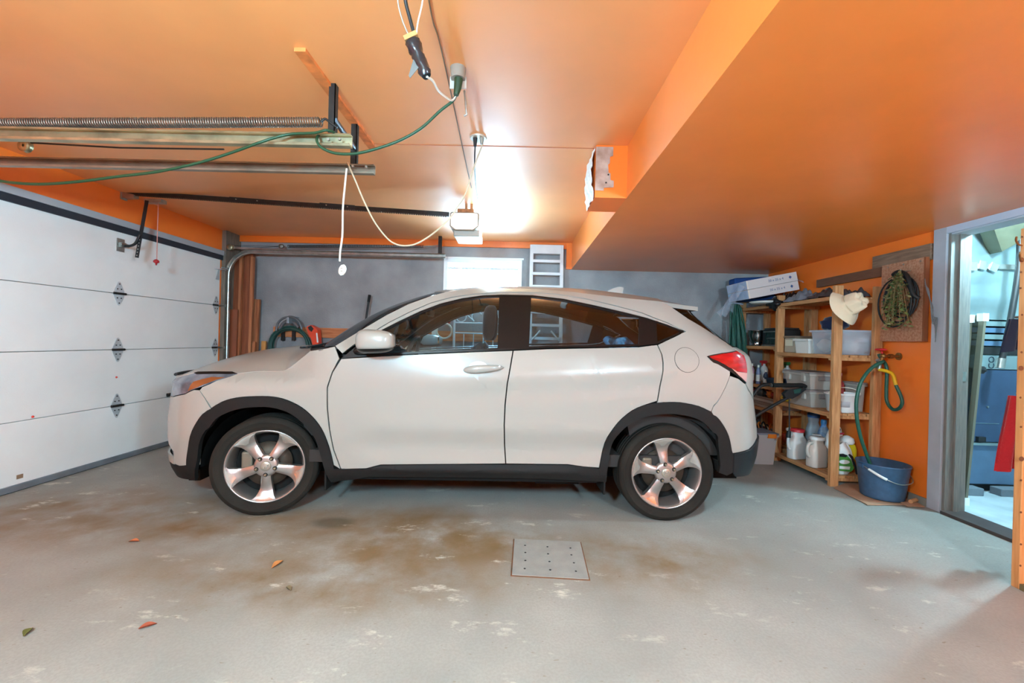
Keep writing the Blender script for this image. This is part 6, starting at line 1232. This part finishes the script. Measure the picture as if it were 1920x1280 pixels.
# hook board, towels
hbrd = thing('hook_board', 'tall pine board with metal hooks at the right edge of the photo', 'board', (2.62, 2.09, 0))
a = P(1905, 1105, Z=0); 
hx = P(1906, 700, Y=2.125).x; k = MB(); k.box((hx, 2.09, 0), (hx+.36, 2.125, 1.80), bev=.003); k.build('board', mat('pine_warm', (216, 150, 92), .6, col2=(190, 118, 62), vscale=4, stretch=(14, 14, 1)), hbrd)
for px, py in ((1916, 444), (1915, 487), (1914, 510), (1913, 540), (1916, 590), (1915, 660), (1914, 690), (1913, 745), (1914, 800), (1915, 860), (1914, 900), (1914, 960), (1914, 1020), (1913, 1060)):
    q = P(px, py, Y=2.09); MB().cyl((q.x, 2.09, q.z), (q.x, 2.0885, q.z), .005 if py not in (487, 690, 860) else .012, n=10).build('knot' if py in (487, 690, 860) else 'peg_hole', mat('knot_brown', (110, 62, 34), .8), hbrd)
for py in (448, 474):
    pts = [P(1916, py+12, Y=2.085), P(1909, py+10, Y=2.07), P(1905, py+2, Y=2.05), P(1906, py-4, Y=2.04)] if py == 448 else [P(1918, py+14, Y=2.085), P(1914, py+12, Y=2.07), P(1912, py+4, Y=2.05), P(1914, py-2, Y=2.045)]
    MB().tube(smooth_path(pts, 5), .004, 6).build('hook', mat('hook_brass', (140, 100, 60), .4, .7), hbrd)
tag(MB().box((hx-.0, 2.045, 0), (hx+.10, 2.088, .03)).build('board_foot', mat('foot_brown', (110, 92, 60), .8)), 'small brown block at the foot of the pine board', 'block')
def towel(name, label, top, w0, w1, h_, m, seed):
    rr = random.Random(seed); k = MB(); top = Vector(top)
    def f(s): 
        def g(a, b): 
            w = w0+(w1-w0)*b; return top+Vector((w*(a-.78), .018*math.sin(11*a+2*b)*(.4+.6*b)+s*.006, -h_*b+.02*math.sin(2*a)*b))
        return g
    k.grid(f(-1), 16, 14); k.grid(f(1), 16, 14); o = k.build(name, m); return tag(o, label, 'towel', 'towels in the doorway')
ta = P(1908, 742, Y=2.36); towel('red_towel', 'red towel with pale stripe hanging behind the pine board', (ta.x+.03, 2.36, ta.z), .10, .16, .43, mat('towel_red', (196, 30, 40), .95, sheen=.4, bump=.4, bscale=120), 2)
k = MB(); k.grid(lambda a, b: Vector((ta.x-.005-.015*b+.02*a, 2.346-.004*math.sin(3*b), ta.z-.14-.28*b)), 3, 8); k.grid(lambda a, b: Vector((ta.x-.005-.015*b+.02*a, 2.350-.004*math.sin(3*b), ta.z-.14-.28*b)), 3, 8); o = k.build('stripe', mat('stripe_pale', (224, 140, 120), .9)); o.parent = bpy.data.objects['red_towel']
tb2 = P(1906, 598, Y=2.5); towel('blue_towel', 'dark blue cloth hanging above the red towel', (tb2.x+.03, 2.5, tb2.z), .09, .12, .20, mat('towel_navy', (40, 48, 72), .95, sheen=.3), 6)
MB_ = MB().cyl((ta.x+.02, 2.126, ta.z+.012), (ta.x+.02, 2.38, ta.z+.012), .008, n=8); tag(MB_.build('towel_peg', STEEL), 'thin steel peg holding the red towel', 'peg')
MB_ = MB().cyl((min(tb2.x+.02, hx+.34), 2.126, tb2.z+.012), (tb2.x+.02, 2.52, tb2.z+.012), .008, n=8); tag(MB_.build('towel_peg', STEEL), 'thin steel peg holding the dark blue cloth', 'peg')
fl_ = thing('furnace_room_lamp', 'bare cool bulb on the furnace room ceiling', 'lamp', (3.75, 2.75, 2.42)); MB().lathe([(.001, 0), (.05, 0), (.05, -.03), (.02, -.05)], (3.75, 2.75, 2.42), 'Z', 16).build('holder', WHITEP, fl_); k = MB(); k.ball((3.75, 2.75, 2.33), .035, 12, 8); k.build('bulb', mat('cool_bulb', (240, 250, 255), .3, emit=(.6, .9, 1, 15)), fl_)
light('furnace_room_bulb', 'POINT', (3.75, 2.75, 2.25), 120, (.45, .82, 1), shadow_soft_size=.06)
